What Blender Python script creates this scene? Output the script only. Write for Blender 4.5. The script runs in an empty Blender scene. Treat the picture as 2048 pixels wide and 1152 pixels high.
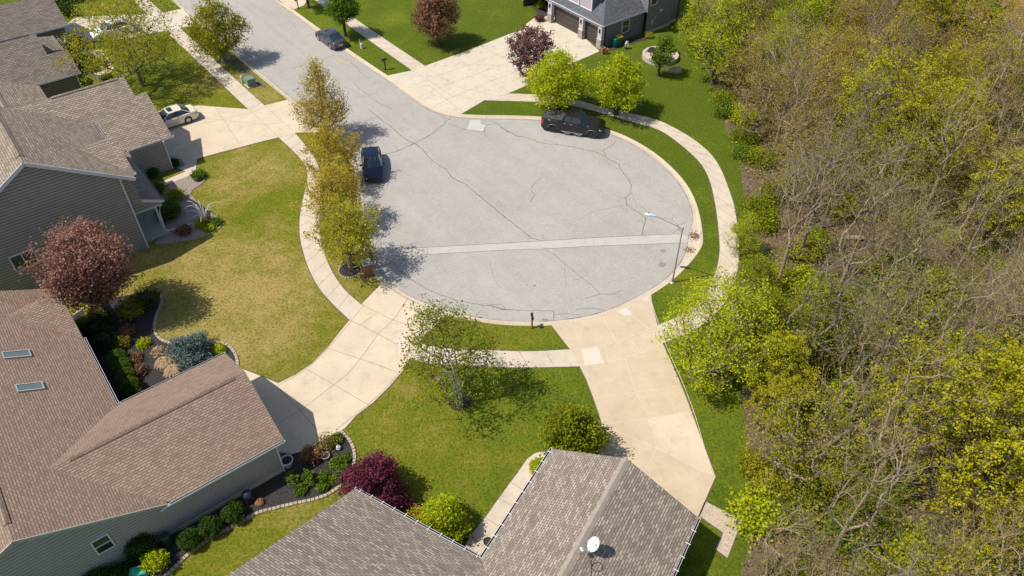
import bpy, math, random
import numpy as np
from mathutils import Vector, Matrix
from mathutils.geometry import delaunay_2d_cdt

scene = bpy.context.scene
COL = scene.collection
R = math.radians

# ------------------------------------------------------------------ camera, sky, sun, exposure
CAM_H, FOC, PITCH = 39.0, 1540.0, R(43.1)
cam = bpy.data.cameras.new('camera')
cam.sensor_fit = 'HORIZONTAL'
cam.sensor_width = 36.0
cam.lens = FOC / 2048 * 36.0
cam.clip_start = 0.5
cam.clip_end = 4000
cam_o = bpy.data.objects.new('camera', cam)
cam_o.location = (0, 0, CAM_H)
cam_o.rotation_euler = (math.pi / 2 - PITCH, 0, 0)
COL.objects.link(cam_o)
scene.camera = cam_o

SUN_EL, SHADOW_AZ = R(58), R(15)          # shadows fall towards SHADOW_AZ (from +X)
to_sun = Vector((-math.cos(SHADOW_AZ) * math.cos(SUN_EL), -math.sin(SHADOW_AZ) * math.cos(SUN_EL), math.sin(SUN_EL)))
world = bpy.data.worlds.new('World')
scene.world = world
world.use_nodes = True
wn = world.node_tree
bg = wn.nodes['Background']
sky = wn.nodes.new('ShaderNodeTexSky')
sky.sky_type = 'NISHITA'
sky.sun_disc = False
sky.sun_elevation = SUN_EL
sky.sun_rotation = math.atan2(to_sun.x, to_sun.y)
sky.air_density = 1.0
sky.dust_density = 1.2
wn.links.new(sky.outputs[0], bg.inputs[0])
bg.inputs[1].default_value = 0.112
sun = bpy.data.lights.new('sun', 'SUN')
sun.energy = 4.2
sun.angle = R(0.53)
sun.color = (1.0, 0.945, 0.845)
sun_o = bpy.data.objects.new('sun', sun)
sun_o.rotation_euler = (-to_sun).to_track_quat('-Z', 'Y').to_euler()
sun_o.location = (-40, -10, 80)
COL.objects.link(sun_o)
scene.view_settings.view_transform = 'Standard'
scene.view_settings.look = 'None'
scene.view_settings.exposure = 0.38
scene.view_settings.gamma = 1.0
scene.view_settings.use_curve_mapping = False

# ------------------------------------------------------------------ helpers
_fw = np.array([0, math.cos(PITCH), -math.sin(PITCH)])
_rt = np.array([1.0, 0, 0])
_up = np.cross(_rt, _fw)

def gp(u, v, z=0.0):
    """world point at height z that the photo shows at (u, v)"""
    d = (u - 1024) / FOC * _rt - (v - 576) / FOC * _up + _fw
    k = (z - CAM_H) / d[2]
    return (d[0] * k, d[1] * k, z)

def gps(pts, z=0.0):
    return [gp(u, v, z)[:2] for u, v in pts]

def dir2(a, b):
    return math.atan2(b[1] - a[1], b[0] - a[0])

def tag(o, label=None, cat=None, group=None, kind=None):
    if label: o['label'] = label
    if cat: o['category'] = cat
    if group: o['group'] = group
    if kind: o['kind'] = kind
    return o

def empty(name, loc=(0, 0, 0), rz=0.0, label=None, cat=None, group=None):
    o = bpy.data.objects.new(name, None)
    o.empty_display_size = 0.3
    o.location = loc
    o.rotation_euler = (0, 0, rz)
    COL.objects.link(o)
    return tag(o, label, cat, group)

def link(name, me, mats, parent=None):
    o = bpy.data.objects.new(name, me)
    for m in (mats if isinstance(mats, (list, tuple)) else [mats]):
        if len(me.materials) < (len(mats) if isinstance(mats, (list, tuple)) else 1):
            me.materials.append(m)
    COL.objects.link(o)
    if parent: o.parent = parent
    return o

def children(o):
    return [c for c in COL.objects if c.parent == o]

def copy_tree(o, loc, rz, scale=1.0, label=None, group=None):
    r = o.copy()
    COL.objects.link(r)
    r.location = loc
    r.rotation_euler = (0, 0, rz)
    r.scale = (scale, scale, scale) if not isinstance(scale, tuple) else scale
    if label: r['label'] = label
    if group: r['group'] = group
    for ch in KIDS.get(o.name, []):
        c = ch.copy()
        COL.objects.link(c)
        c.parent = r
        for g in KIDS.get(ch.name, []):
            d = g.copy()
            COL.objects.link(d)
            d.parent = c
    return r

KIDS = {}
def kid(parent, o):
    KIDS.setdefault(parent.name, []).append(o)
    return o

class MB:
    """collects polygons and links them as ONE mesh object; metric UVs follow each face's slope"""
    def __init__(self, off=(0, 0, 0)):
        self.v, self.f, self.m, self.off = [], [], [], np.array(off, float)
    def poly(self, pts, m=0):
        i = len(self.v)
        self.v += [tuple(np.asarray(p, float) - self.off) for p in pts]
        self.f.append(list(range(i, i + len(pts))))
        self.m.append(m)
        return self
    def box(self, c, s, rz=0.0, m=0, taper=1.0):
        cs, sn = math.cos(rz), math.sin(rz)
        P = []
        for z, t in ((-.5, 1.0), (.5, taper)):
            for x, y in ((-.5, -.5), (.5, -.5), (.5, .5), (-.5, .5)):
                X, Y = x * s[0] * t, y * s[1] * t
                P.append((c[0] + X * cs - Y * sn, c[1] + X * sn + Y * cs, c[2] + z * s[2]))
        for q in ((3, 2, 1, 0), (4, 5, 6, 7), (0, 1, 5, 4), (1, 2, 6, 5), (2, 3, 7, 6), (3, 0, 4, 7)):
            self.poly([P[k] for k in q], m)
        return self
    def prism(self, pts, z0, z1, m=0, ms=None):
        """horizontal polygon extruded from z0 to z1 (top and sides)"""
        if area(pts) < 0: pts = pts[::-1]
        self.poly([(p[0], p[1], z1) for p in pts], m)
        n = len(pts)
        for i in range(n):
            a, b = pts[i], pts[(i + 1) % n]
            self.poly([(a[0], a[1], z0), (b[0], b[1], z0), (b[0], b[1], z1), (a[0], a[1], z1)], m if ms is None else ms)
        return self
    def tube(self, path, rad, k=6, m=0, cap=True):
        path = [np.asarray(p, float) for p in path]
        n = len(path)
        rad = [rad] * n if not hasattr(rad, '__len__') else rad
        rings = []
        for i, p in enumerate(path):
            d = path[min(i + 1, n - 1)] - path[max(i - 1, 0)]
            d = d / (np.linalg.norm(d) + 1e-9)
            ref = np.array([0, 0, 1.0]) if abs(d[2]) < .9 else np.array([1.0, 0, 0])
            a = np.cross(d, ref); a /= np.linalg.norm(a)
            b = np.cross(d, a)
            rings.append([p + rad[i] * (math.cos(2 * math.pi * j / k) * a + math.sin(2 * math.pi * j / k) * b) for j in range(k)])
        for i in range(n - 1):
            for j in range(k):
                self.poly([rings[i][j], rings[i + 1][j], rings[i + 1][(j + 1) % k], rings[i][(j + 1) % k]], m)
        if cap:
            self.poly(rings[0], m); self.poly(rings[-1][::-1], m)
        return self
    def lathe(self, prof, c=(0, 0, 0), k=16, m=0, sx=1.0, sy=1.0):
        rings = [[(c[0] + r * sx * math.cos(2 * math.pi * j / k), c[1] + r * sy * math.sin(2 * math.pi * j / k), c[2] + z) for j in range(k)] for r, z in prof]
        for i in range(len(prof) - 1):
            for j in range(k):
                self.poly([rings[i][j], rings[i][(j + 1) % k], rings[i + 1][(j + 1) % k], rings[i + 1][j]], m)
        return self
    def loft(self, rings, m=0, closed=False, cap=False):
        for i in range(len(rings) - 1):
            n = len(rings[i])
            for j in range(n if closed else n - 1):
                self.poly([rings[i][j], rings[i][(j + 1) % n], rings[i + 1][(j + 1) % n], rings[i + 1][j]], m)
        if cap:
            self.poly(rings[0][::-1], m); self.poly(rings[-1], m)
        return self
    def build(self, name, mats, parent=None, smooth=False, merge=False):
        mats = mats if isinstance(mats, (list, tuple)) else [mats]
        me = bpy.data.meshes.new(name)
        me.from_pydata(self.v, [], self.f)
        for m in mats: me.materials.append(m)
        me.polygons.foreach_set('material_index', self.m)
        uvl = me.uv_layers.new(name='UVMap')
        uv = np.zeros((len(me.loops), 2))
        V = np.array(self.v) if self.v else np.zeros((0, 3))
        li = 0
        for f, p in zip(self.f, me.polygons):
            n = np.array(p.normal)
            if math.hypot(n[0], n[1]) < 1e-3:
                ax, ay = np.array([1.0, 0, 0]), np.array([0, 1.0, 0])
            else:
                ax = np.array([-n[1], n[0], 0]); ax /= np.linalg.norm(ax)
                ay = np.cross(n, ax)
            q = V[f]
            uv[li:li + len(f), 0] = q @ ax
            uv[li:li + len(f), 1] = q @ ay
            li += len(f)
        uvl.data.foreach_set('uv', uv.ravel())
        if merge or smooth:
            import bmesh
            bm = bmesh.new(); bm.from_mesh(me)
            bmesh.ops.remove_doubles(bm, verts=bm.verts, dist=1e-4)
            bmesh.ops.recalc_face_normals(bm, faces=bm.faces)
            bm.to_mesh(me); bm.free()
        if smooth:
            me.polygons.foreach_set('use_smooth', [True] * len(me.polygons))
            me.set_sharp_from_angle(angle=R(38))
        me.update()
        o = bpy.data.objects.new(name, me)
        COL.objects.link(o)
        if parent:
            o.parent = parent
            kid(parent, o)
        return o

def area(p):
    return .5 * sum(p[i][0] * p[(i + 1) % len(p)][1] - p[(i + 1) % len(p)][0] * p[i][1] for i in range(len(p)))

def chaikin(p, n=1, closed=False):
    for _ in range(n):
        q = []
        m = len(p)
        if not closed: q.append(p[0])
        for i in range(m if closed else m - 1):
            a, b = p[i], p[(i + 1) % m]
            q.append((.75 * a[0] + .25 * b[0], .75 * a[1] + .25 * b[1]))
            q.append((.25 * a[0] + .75 * b[0], .25 * a[1] + .75 * b[1]))
        if not closed: q.append(p[-1])
        p = q
    return p

def inside(P, poly):
    """vectorised point in polygon"""
    P = np.asarray(P); x, y = P[:, 0], P[:, 1]
    r = np.zeros(len(P), bool)
    n = len(poly)
    for i in range(n):
        x0, y0 = poly[i]; x1, y1 = poly[(i + 1) % n]
        c = ((y0 > y) != (y1 > y)) & (x < (x1 - x0) * (y - y0) / ((y1 - y0) + 1e-12) + x0)
        r ^= c
    return r

def offset_line(p, w):
    """polyline moved by w (number or list) to its left"""
    out = []
    n = len(p)
    for i in range(n):
        a, b = p[max(i - 1, 0)], p[min(i + 1, n - 1)]
        dx, dy = b[0] - a[0], b[1] - a[1]
        L = math.hypot(dx, dy) + 1e-9
        ww = w[i] if hasattr(w, '__len__') else w
        out.append((p[i][0] - dy / L * ww, p[i][1] + dx / L * ww))
    return out

def strip(mb, pts, w, z, m=0):
    """flat ribbon along a polyline"""
    L = offset_line(pts, [x / 2 for x in w] if hasattr(w, '__len__') else w / 2)
    Rr = offset_line(pts, [-x / 2 for x in w] if hasattr(w, '__len__') else -w / 2)
    for i in range(len(pts) - 1):
        mb.poly([(*Rr[i], z), (*Rr[i + 1], z), (*L[i + 1], z), (*L[i], z)], m)

def resample(p, d):
    p = [np.array(q, float) for q in p]
    out = [p[0]]; acc = 0.0
    for i in range(len(p) - 1):
        seg = p[i + 1] - p[i]; L = np.linalg.norm(seg)
        t = d - acc
        while t <= L:
            out.append(p[i] + seg * t / L); t += d
        acc = (acc + L) % d
    if np.linalg.norm(out[-1] - p[-1]) > d * .2: out.append(p[-1])
    return [tuple(q) for q in out]

# ------------------------------------------------------------------ materials
def new_mat(name):
    m = bpy.data.materials.new(name)
    m.use_nodes = True
    nt = m.node_tree
    for n in list(nt.nodes): nt.nodes.remove(n)
    out = nt.nodes.new('ShaderNodeOutputMaterial')
    b = nt.nodes.new('ShaderNodeBsdfPrincipled')
    nt.links.new(b.outputs[0], out.inputs[0])
    return m, nt, b, out

def N(nt, typ, **kw):
    n = nt.nodes.new(typ)
    for k, v in kw.items():
        if k.startswith('_'):
            setattr(n, k[1:], v)
        else:
            key = k.replace('__', ' ')
            n.inputs[key].default_value = v
    return n

def noise(nt, vec, scale, detail=3.0, rough=.55):
    n = nt.nodes.new('ShaderNodeTexNoise')
    n.inputs['Scale'].default_value = scale
    n.inputs['Detail'].default_value = detail
    n.inputs['Roughness'].default_value = rough
    if vec is not None: nt.links.new(vec, n.inputs['Vector'])
    return n.outputs['Fac']

def mapr(nt, val, a, b, c=0.0, d=1.0):
    n = nt.nodes.new('ShaderNodeMapRange')
    n.inputs[1].default_value, n.inputs[2].default_value, n.inputs[3].default_value, n.inputs[4].default_value = a, b, c, d
    nt.links.new(val, n.inputs[0])
    return n.outputs[0]

def mix(nt, fac, a, b, blend='MIX'):
    n = nt.nodes.new('ShaderNodeMix')
    n.data_type = 'RGBA'; n.blend_type = blend
    for i, x in ((0, fac), (6, a), (7, b)):
        if hasattr(x, 'is_output'): nt.links.new(x, n.inputs[i])
        else: n.inputs[i].default_value = x if i == 0 else (*x, 1.0)
    return n.outputs[2]

def math_(nt, op, a, b=None):
    n = nt.nodes.new('ShaderNodeMath'); n.operation = op
    for i, x in ((0, a), (1, b)):
        if x is None: continue
        if hasattr(x, 'is_output'): nt.links.new(x, n.inputs[i])
        else: n.inputs[i].default_value = x
    return n.outputs[0]

def wpos(nt):
    return nt.nodes.new('ShaderNodeNewGeometry').outputs['Position']

def bump(nt, b, h, dist, strength=1.0):
    n = nt.nodes.new('ShaderNodeBump')
    n.inputs['Strength'].default_value = strength
    n.inputs['Distance'].default_value = dist
    nt.links.new(h, n.inputs['Height'])
    nt.links.new(n.outputs[0], b.inputs['Normal'])

def plain(name, col, rough=.6, metal=0.0, var=.12, scale=3.0, bumpd=0.0, spec=.5, coat=0.0):
    m, nt, b, out = new_mat(name)
    tc = nt.nodes.new('ShaderNodeTexCoord').outputs['Object']
    f = noise(nt, tc, scale, 4)
    c = mix(nt, mapr(nt, f, .3, .7), [x * (1 - var) for x in col], [min(1, x * (1 + var)) for x in col])
    nt.links.new(c, b.inputs['Base Color'])
    b.inputs['Roughness'].default_value = rough
    b.inputs['Metallic'].default_value = metal
    b.inputs['Specular IOR Level'].default_value = spec
    if coat: b.inputs['Coat Weight'].default_value = coat; b.inputs['Coat Roughness'].default_value = .05
    if bumpd: bump(nt, b, noise(nt, tc, scale * 6, 3), bumpd)
    return m

def glass_mat(name, col=(.02, .03, .035), rough=.05):
    m, nt, b, out = new_mat(name)
    b.inputs['Base Color'].default_value = (*col, 1)
    b.inputs['Roughness'].default_value = rough
    b.inputs['Specular IOR Level'].default_value = .8
    return m

def shingle_mat(name, cols, w=.30, h=.145, gap=.35, contrast=1.0, streak=.15):
    """roof shingles: courses from the metric UVs, each tab its own tone, a dark butt edge, weathering"""
    m, nt, b, out = new_mat(name)
    uv = nt.nodes.new('ShaderNodeTexCoord').outputs['UV']
    br = N(nt, 'ShaderNodeTexBrick', Scale=1.0, Mortar__Size=.016, Mortar__Smooth=.15, Bias=0.0, Brick__Width=w, Row__Height=h)
    br.offset = .5; br.squash = 1.0
    nt.links.new(uv, br.inputs['Vector'])
    br.inputs['Color1'].default_value = (0, 0, 0, 1)
    br.inputs['Color2'].default_value = (1, 1, 1, 1)
    br.inputs['Mortar'].default_value = (.35, .35, .35, 1)
    ramp = nt.nodes.new('ShaderNodeValToRGB')
    el = ramp.color_ramp.elements
    el[0].position = 0.0; el[0].color = (*cols[0], 1)
    el[1].position = 1.0; el[1].color = (*cols[-1], 1)
    for i, c in enumerate(cols[1:-1]):
        e = el.new((i + 1) / (len(cols) - 1)); e.color = (*c, 1)
    nt.links.new(br.outputs['Color'], ramp.inputs[0])
    p = wpos(nt)
    big = noise(nt, p, .55, 4, .6)
    c1 = mix(nt, mapr(nt, big, .25, .75, 0, streak * 2), ramp.outputs[0], [x * .72 for x in cols[0]])
    grain = noise(nt, p, 14, 3)
    c2 = mix(nt, mapr(nt, grain, .2, .8, 0, .35), c1, [x * .6 for x in cols[0]])
    c3 = mix(nt, math_(nt, 'MINIMUM', math_(nt, 'MULTIPLY', br.outputs['Fac'], gap), 1.0), c2, [x * .22 for x in cols[0]])
    nt.links.new(c3, b.inputs['Base Color'])
    b.inputs['Roughness'].default_value = .92
    b.inputs['Specular IOR Level'].default_value = .2
    # saw-tooth courses: every course rises towards its butt edge
    sep = nt.nodes.new('ShaderNodeSeparateXYZ'); nt.links.new(uv, sep.inputs[0])
    fr = math_(nt, 'FRACT', math_(nt, 'DIVIDE', sep.outputs[1], h))
    hh = math_(nt, 'ADD', math_(nt, 'SUBTRACT', 1.0, fr), math_(nt, 'MULTIPLY', math_(nt, 'SUBTRACT', br.outputs['Color'], br.outputs['Fac']), .45 * contrast))
    hh = math_(nt, 'ADD', hh, math_(nt, 'MULTIPLY', grain, .4))
    bump(nt, b, hh, .016, 1.0)
    return m

def brick_mat(name, c1, c2, mortar, w=.21, h=.075):
    m, nt, b, out = new_mat(name)
    uv = nt.nodes.new('ShaderNodeTexCoord').outputs['UV']
    br = N(nt, 'ShaderNodeTexBrick', Scale=1.0, Mortar__Size=.008, Brick__Width=w, Row__Height=h)
    nt.links.new(uv, br.inputs['Vector'])
    br.inputs['Color1'].default_value = (*c1, 1); br.inputs['Color2'].default_value = (*c2, 1); br.inputs['Mortar'].default_value = (*mortar, 1)
    g = noise(nt, wpos(nt), 9, 3)
    c = mix(nt, mapr(nt, g, .3, .7, 0, .4), br.outputs['Color'], [x * .6 for x in c1])
    nt.links.new(c, b.inputs['Base Color'])
    b.inputs['Roughness'].default_value = .9
    bump(nt, b, math_(nt, 'SUBTRACT', 1.0, br.outputs['Fac']), .008)
    return m

def grass_mat():
    m, nt, b, out = new_mat('lawn_grass')
    p = wpos(nt)
    at = nt.nodes.new('ShaderNodeAttribute'); at.attribute_name = 'dry'
    n1 = noise(nt, p, .35, 5, .62)
    n2 = noise(nt, p, 1.3, 5, .65)
    n3 = noise(nt, p, 4.2, 4, .7)
    n4 = noise(nt, p, 7.0, 4, .85)
    d = math_(nt, 'ADD', at.outputs['Fac'], math_(nt, 'MULTIPLY', math_(nt, 'SUBTRACT', n1, .5), 1.0))
    d = math_(nt, 'ADD', d, math_(nt, 'MULTIPLY', math_(nt, 'SUBTRACT', n2, .5), .85))
    d = math_(nt, 'ADD', d, math_(nt, 'MULTIPLY', math_(nt, 'SUBTRACT', n3, .5), .8))
    rp = nt.nodes.new('ShaderNodeValToRGB'); el = rp.color_ramp.elements
    el[0].position = 0.0; el[0].color = (.092, .130, .012, 1)
    el[1].position = 1.0; el[1].color = (.405, .300, .105, 1)
    e = el.new(.25); e.color = (.130, .172, .013, 1)
    e = el.new(.5); e.color = (.190, .190, .018, 1)
    e = el.new(.75); e.color = (.285, .235, .055, 1)
    nt.links.new(d, rp.inputs[0])
    c = mix(nt, mapr(nt, n4, .50, .33, 0, .8), rp.outputs[0], (.030, .044, .006))
    c = mix(nt, mapr(nt, n4, .53, .68, 0, .45), c, (.30, .30, .07))
    c = mix(nt, mapr(nt, n3, .48, .30, 0, .4), c, (.035, .055, .006))
    nt.links.new(c, b.inputs['Base Color'])
    b.inputs['Roughness'].default_value = .85
    b.inputs['Specular IOR Level'].default_value = .03
    hh = math_(nt, 'ADD', n4, math_(nt, 'MULTIPLY', n3, .8))
    bump(nt, b, hh, .12, 1.0)
    return m

def litter_mat():
    m, nt, b, out = new_mat('leaf_litter_soil')
    p = wpos(nt)
    n1 = noise(nt, p, .3, 5, .6); n2 = noise(nt, p, 2.0, 4, .6); n3 = noise(nt, p, 12, 3, .6)
    c = mix(nt, mapr(nt, n3, .3, .7), (.06, .040, .025), (.28, .185, .12))
    c = mix(nt, mapr(nt, n2, .45, .65, 0, .7), c, (.09, .063, .038))
    c = mix(nt, mapr(nt, n1, .45, .60, 0, .85), c, (.085, .115, .014))
    nt.links.new(c, b.inputs['Base Color'])
    b.inputs['Roughness'].default_value = .95
    bump(nt, b, math_(nt, 'ADD', n3, n2), .15)
    return m

def asphalt_mat():
    m, nt, b, out = new_mat('old_asphalt')
    p = wpos(nt)
    n1 = noise(nt, p, .16, 5, .6); n2 = noise(nt, p, .9, 6, .7); n3 = noise(nt, p, 7.5, 3, .75); n4 = noise(nt, p, 24, 2, .8)
    c = mix(nt, mapr(nt, n1, .3, .7), (.320, .298, .268), (.365, .342, .310))
    c = mix(nt, mapr(nt, n2, .48, .72, 0, .45), c, (.265, .246, .222))
    c = mix(nt, mapr(nt, n3, .50, .70, 0, .40), c, (.47, .445, .41))
    c = mix(nt, mapr(nt, n3, .50, .32, 0, .35), c, (.20, .188, .172))
    c = mix(nt, mapr(nt, n4, .54, .75, 0, .5), c, (.18, .17, .158))
    n5 = noise(nt, p, .42, 4, .6)
    c = mix(nt, mapr(nt, n5, .5, .68, 0, .35), c, (.275, .252, .222))
    # long faint paving lanes
    sep = nt.nodes.new('ShaderNodeSeparateXYZ'); nt.links.new(p, sep.inputs[0])
    lane = math_(nt, 'ADD', math_(nt, 'MULTIPLY', sep.outputs[0], .785), math_(nt, 'MULTIPLY', sep.outputs[1], .62))
    cmb = nt.nodes.new('ShaderNodeCombineXYZ'); nt.links.new(lane, cmb.inputs[0])
    ln = noise(nt, cmb.outputs[0], .45, 2)
    c = mix(nt, mapr(nt, ln, .4, .65, 0, .3), c, (.40, .382, .355))
    nt.links.new(c, b.inputs['Base Color'])
    b.inputs['Roughness'].default_value = .95
    b.inputs['Specular IOR Level'].default_value = .2
    bump(nt, b, math_(nt, 'ADD', n3, n4), .012)
    return m

def concrete_mat(name, c0, c1, stain=(.24, .19, .13), amt=.5):
    m, nt, b, out = new_mat(name)
    p = wpos(nt)
    n1 = noise(nt, p, .5, 5, .65); n2 = noise(nt, p, 1.3, 6, .72); n3 = noise(nt, p, 40, 2, .6)
    c = mix(nt, mapr(nt, n1, .3, .7), c0, c1)
    c = mix(nt, mapr(nt, n2, .52, .8, 0, amt), c, stain)
    c = mix(nt, mapr(nt, n3, .4, .8, 0, .25), c, [x * .7 for x in c0])
    nt.links.new(c, b.inputs['Base Color'])
    b.inputs['Roughness'].default_value = .9
    b.inputs['Specular IOR Level'].default_value = .25
    bump(nt, b, math_(nt, 'ADD', n3, n2), .006)
    return m

def leaf_mat(name, cols, trans=.35, rough=.55):
    """leaves: each leaf's own tone from the 'tint' attribute, each plant's from its object random"""
    m, nt, b, out = new_mat(name)
    at = nt.nodes.new('ShaderNodeAttribute'); at.attribute_name = 'tint'
    oi = nt.nodes.new('ShaderNodeObjectInfo')
    f = math_(nt, 'ADD', at.outputs['Fac'], math_(nt, 'MULTIPLY', math_(nt, 'SUBTRACT', oi.outputs['Random'], .5), .25))
    rp = nt.nodes.new('ShaderNodeValToRGB'); el = rp.color_ramp.elements
    el[0].position = 0; el[0].color = (*cols[0], 1); el[1].position = 1; el[1].color = (*cols[-1], 1)
    for i, c in enumerate(cols[1:-1]):
        e = el.new((i + 1) / (len(cols) - 1)); e.color = (*c, 1)
    nt.links.new(f, rp.inputs[0])
    nt.links.new(rp.outputs[0], b.inputs['Base Color'])
    b.inputs['Roughness'].default_value = rough
    b.inputs['Specular IOR Level'].default_value = .12
    tr = nt.nodes.new('ShaderNodeBsdfTranslucent')
    nt.links.new(rp.outputs[0], tr.inputs[0])
    ms = nt.nodes.new('ShaderNodeMixShader'); ms.inputs[0].default_value = trans
    nt.links.new(b.outputs[0], ms.inputs[1]); nt.links.new(tr.outputs[0], ms.inputs[2])
    nt.links.new(ms.outputs[0], out.inputs[0])
    return m

def bark_mat(name, c0, c1):
    m, nt, b, out = new_mat(name)
    tc = nt.nodes.new('ShaderNodeTexCoord').outputs['Object']
    n1 = noise(nt, tc, 5, 4, .7)
    c = mix(nt, mapr(nt, n1, .3, .7), c0, c1)
    nt.links.new(c, b.inputs['Base Color']); b.inputs['Roughness'].default_value = .9
    bump(nt, b, n1, .02)
    return m

M = dict(
    grass=grass_mat(), litter=litter_mat(), asphalt=asphalt_mat(),
    walk=concrete_mat('sidewalk_concrete', (.455, .39, .305), (.56, .475, .37), amt=.65),
    kerb=concrete_mat('kerb_concrete', (.44, .365, .27), (.53, .445, .335)),
    drive=concrete_mat('driveway_concrete', (.50, .408, .298), (.585, .485, .355), amt=.5),
    drive2=concrete_mat('weathered_driveway_concrete', (.45, .355, .245), (.54, .435, .31), stain=(.32, .25, .165), amt=.6),
    drive3=concrete_mat('stained_driveway_concrete', (.48, .42, .325), (.56, .49, .385), stain=(.26, .22, .16), amt=.8),
    newcon=concrete_mat('new_concrete', (.54, .465, .38), (.60, .525, .435), amt=.15),
    swale=concrete_mat('swale_concrete', (.40, .37, .33), (.45, .42, .375), amt=.3), patch=concrete_mat('road_patch_concrete', (.41, .395, .37), (.46, .44, .41), amt=.2),
    joint=plain('joint_dark_tan', (.26, .20, .14), .95),  # dark tan of the pavement joints
    lightjoint=plain('joint_light', (.57, .48, .365), .95),
    crack=plain('crack_fill', (.115, .108, .10), .9), grit_shade=plain('gutter_grit_shade', (.22, .195, .165), .95, var=.3, scale=5),
    yellow=plain('faded_yellow_paint', (.52, .38, .17), .8),
    mulch=plain('dark_mulch', (.052, .045, .043), .95, var=.6, scale=14, bumpd=.08),
    pebble=plain('pink_gravel', (.34, .27, .23), .9, var=.45, scale=14, bumpd=.06),
    sand=plain('tan_gravel', (.50, .40, .30), .9, var=.25, scale=10, bumpd=.04),
    bare=plain('bare_soil', (.13, .10, .07), .95, var=.4, scale=6, bumpd=.06),
    edging=plain('edging_stone', (.36, .29, .22), .9, var=.3, scale=4, bumpd=.01),
    white=plain('white_trim', (.66, .66, .67), .5, var=.05),
    greywhite=plain('pale_grey_trim', (.55, .56, .58), .5, var=.05),
    roof_brown=shingle_mat('brown_shingles', [(.235, .160, .120), (.305, .214, .163), (.355, .252, .195)], gap=.6, contrast=.7),
    roof_tan=shingle_mat('tan_shingles', [(0.223, 0.176, 0.132), (0.317, 0.254, 0.196), (0.392, 0.317, 0.243)], w=.44, h=.19, gap=.8, contrast=1.2),
    roof_dark=shingle_mat('grey_brown_shingles', [(0.150, 0.124, 0.104), (0.215, 0.179, 0.150), (0.260, 0.218, 0.182)], w=.44, h=.19, gap=.8, contrast=1.2),
    roof_slate=shingle_mat('slate_shingles', [(0.094, 0.103, 0.115), (0.131, 0.140, 0.152), (0.175, 0.184, 0.198)], gap=.6),
    roof_mosaic=shingle_mat('mosaic_shingles', [(.205, .168, .138), (.275, .208, .172), (.30, .25, .20), (.36, .305, .24), (.44, .375, .29)], w=.33, gap=.6, contrast=1.2, streak=.06),
    ridge_pale=plain('ridge_shingles', (.285, .24, .195), .9, var=.12, scale=3, bumpd=.01),
    roof_porch=shingle_mat('porch_shingles', [(0.223, 0.176, 0.132), (0.317, 0.254, 0.196), (0.392, 0.317, 0.243)], gap=.7),
    roof_terra=shingle_mat('terracotta_shingles', [(.26, .11, .055), (.36, .165, .085), (.42, .21, .12)], gap=.6),
    side_taupe=plain('taupe_siding', (.30, .275, .235), .7, var=.05),
    side_grey=plain('warm_grey_siding', (.36, .345, .30), .7, var=.05),
    side_slate=plain('slate_grey_siding', (.205, .20, .20), .7, var=.05),
    side_lav=plain('pale_lavender_siding', (.52, .45, .49), .7, var=.05),
    side_far=plain('brown_taupe_siding', (.20, .17, .13), .7, var=.05),
    gap=plain('siding_lap_shade', (.07, .065, .058), .9),  # dark backing colour, paints the shade line under each siding board
    fascia=plain('grey_fascia', (.36, .37, .39), .6, var=.05),
    stone=brick_mat('stone_veneer', (.42, .36, .31), (.25, .23, .22), (.5, .46, .4), w=.32, h=.14),
    brick=brick_mat('red_brick', (.30, .12, .075), (.20, .075, .05), (.32, .27, .22)),
    block=brick_mat('pale_wall_block', (.55, .48, .42), (.45, .40, .36), (.3, .27, .24), w=.3, h=.15),
    door=plain('dark_garage_door', (.050, .043, .040), .5, var=.2),
    black=plain('black_plastic', (.018, .018, .02), .45, var=.1),
    glass=glass_mat('window_glass'),
    skyglass=glass_mat('skylight_glass', (.13, .16, .15), .12),
    carglass=glass_mat('car_glass', (.020, .034, .052), .04),
    rubber=plain('tyre_rubber', (.022, .022, .023), .85),
    alloy=plain('alloy_rim', (.62, .62, .63), .3, metal=.8),
    darkrim=plain('black_rim', (.04, .04, .045), .3, metal=.4),
    chrome=plain('chrome', (.75, .75, .76), .2, metal=1.0, var=.02),
    lens=plain('headlight_lens', (.70, .73, .76), .12, var=.05),
    red=plain('tail_light', (.42, .03, .025), .2, var=.1),
    pole=plain('galvanised_pole', (.36, .34, .37), .45, metal=.5),
    lamphead=plain('pale_blue_lamp_head', (.40, .51, .60), .4),
    padgreen=plain('transformer_green', (.14, .215, .155), .5),
    paleg=plain('pale_green_plastic', (.45, .55, .48), .5),
    bingreen=plain('bin_green', (.012, .155, .105), .4),
    binyellow=plain('bin_lid_yellow', (.72, .38, .015), .45),
    clay=plain('clay_pot', (.40, .185, .085), .8),
    palepot=plain('pale_glazed_pot', (.52, .54, .50), .4),
    darksoil=plain('pot_soil', (.035, .028, .022), .95),
    tealp=plain('teal_plastic', (.03, .36, .27), .4),
    wood=plain('stained_deck_wood', (.17, .09, .06), .7, var=.2),
    redwood=plain('picnic_redwood', (.42, .155, .085), .7, var=.2),
    boulder=plain('sandstone_boulder', (.42, .33, .22), .9, var=.25, scale=3, bumpd=.05),
    dish=plain('dish_white', (.54, .56, .60), .4, var=.03),
    greydish=plain('dish_grey', (.38, .42, .44), .5, var=.03),
)
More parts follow.
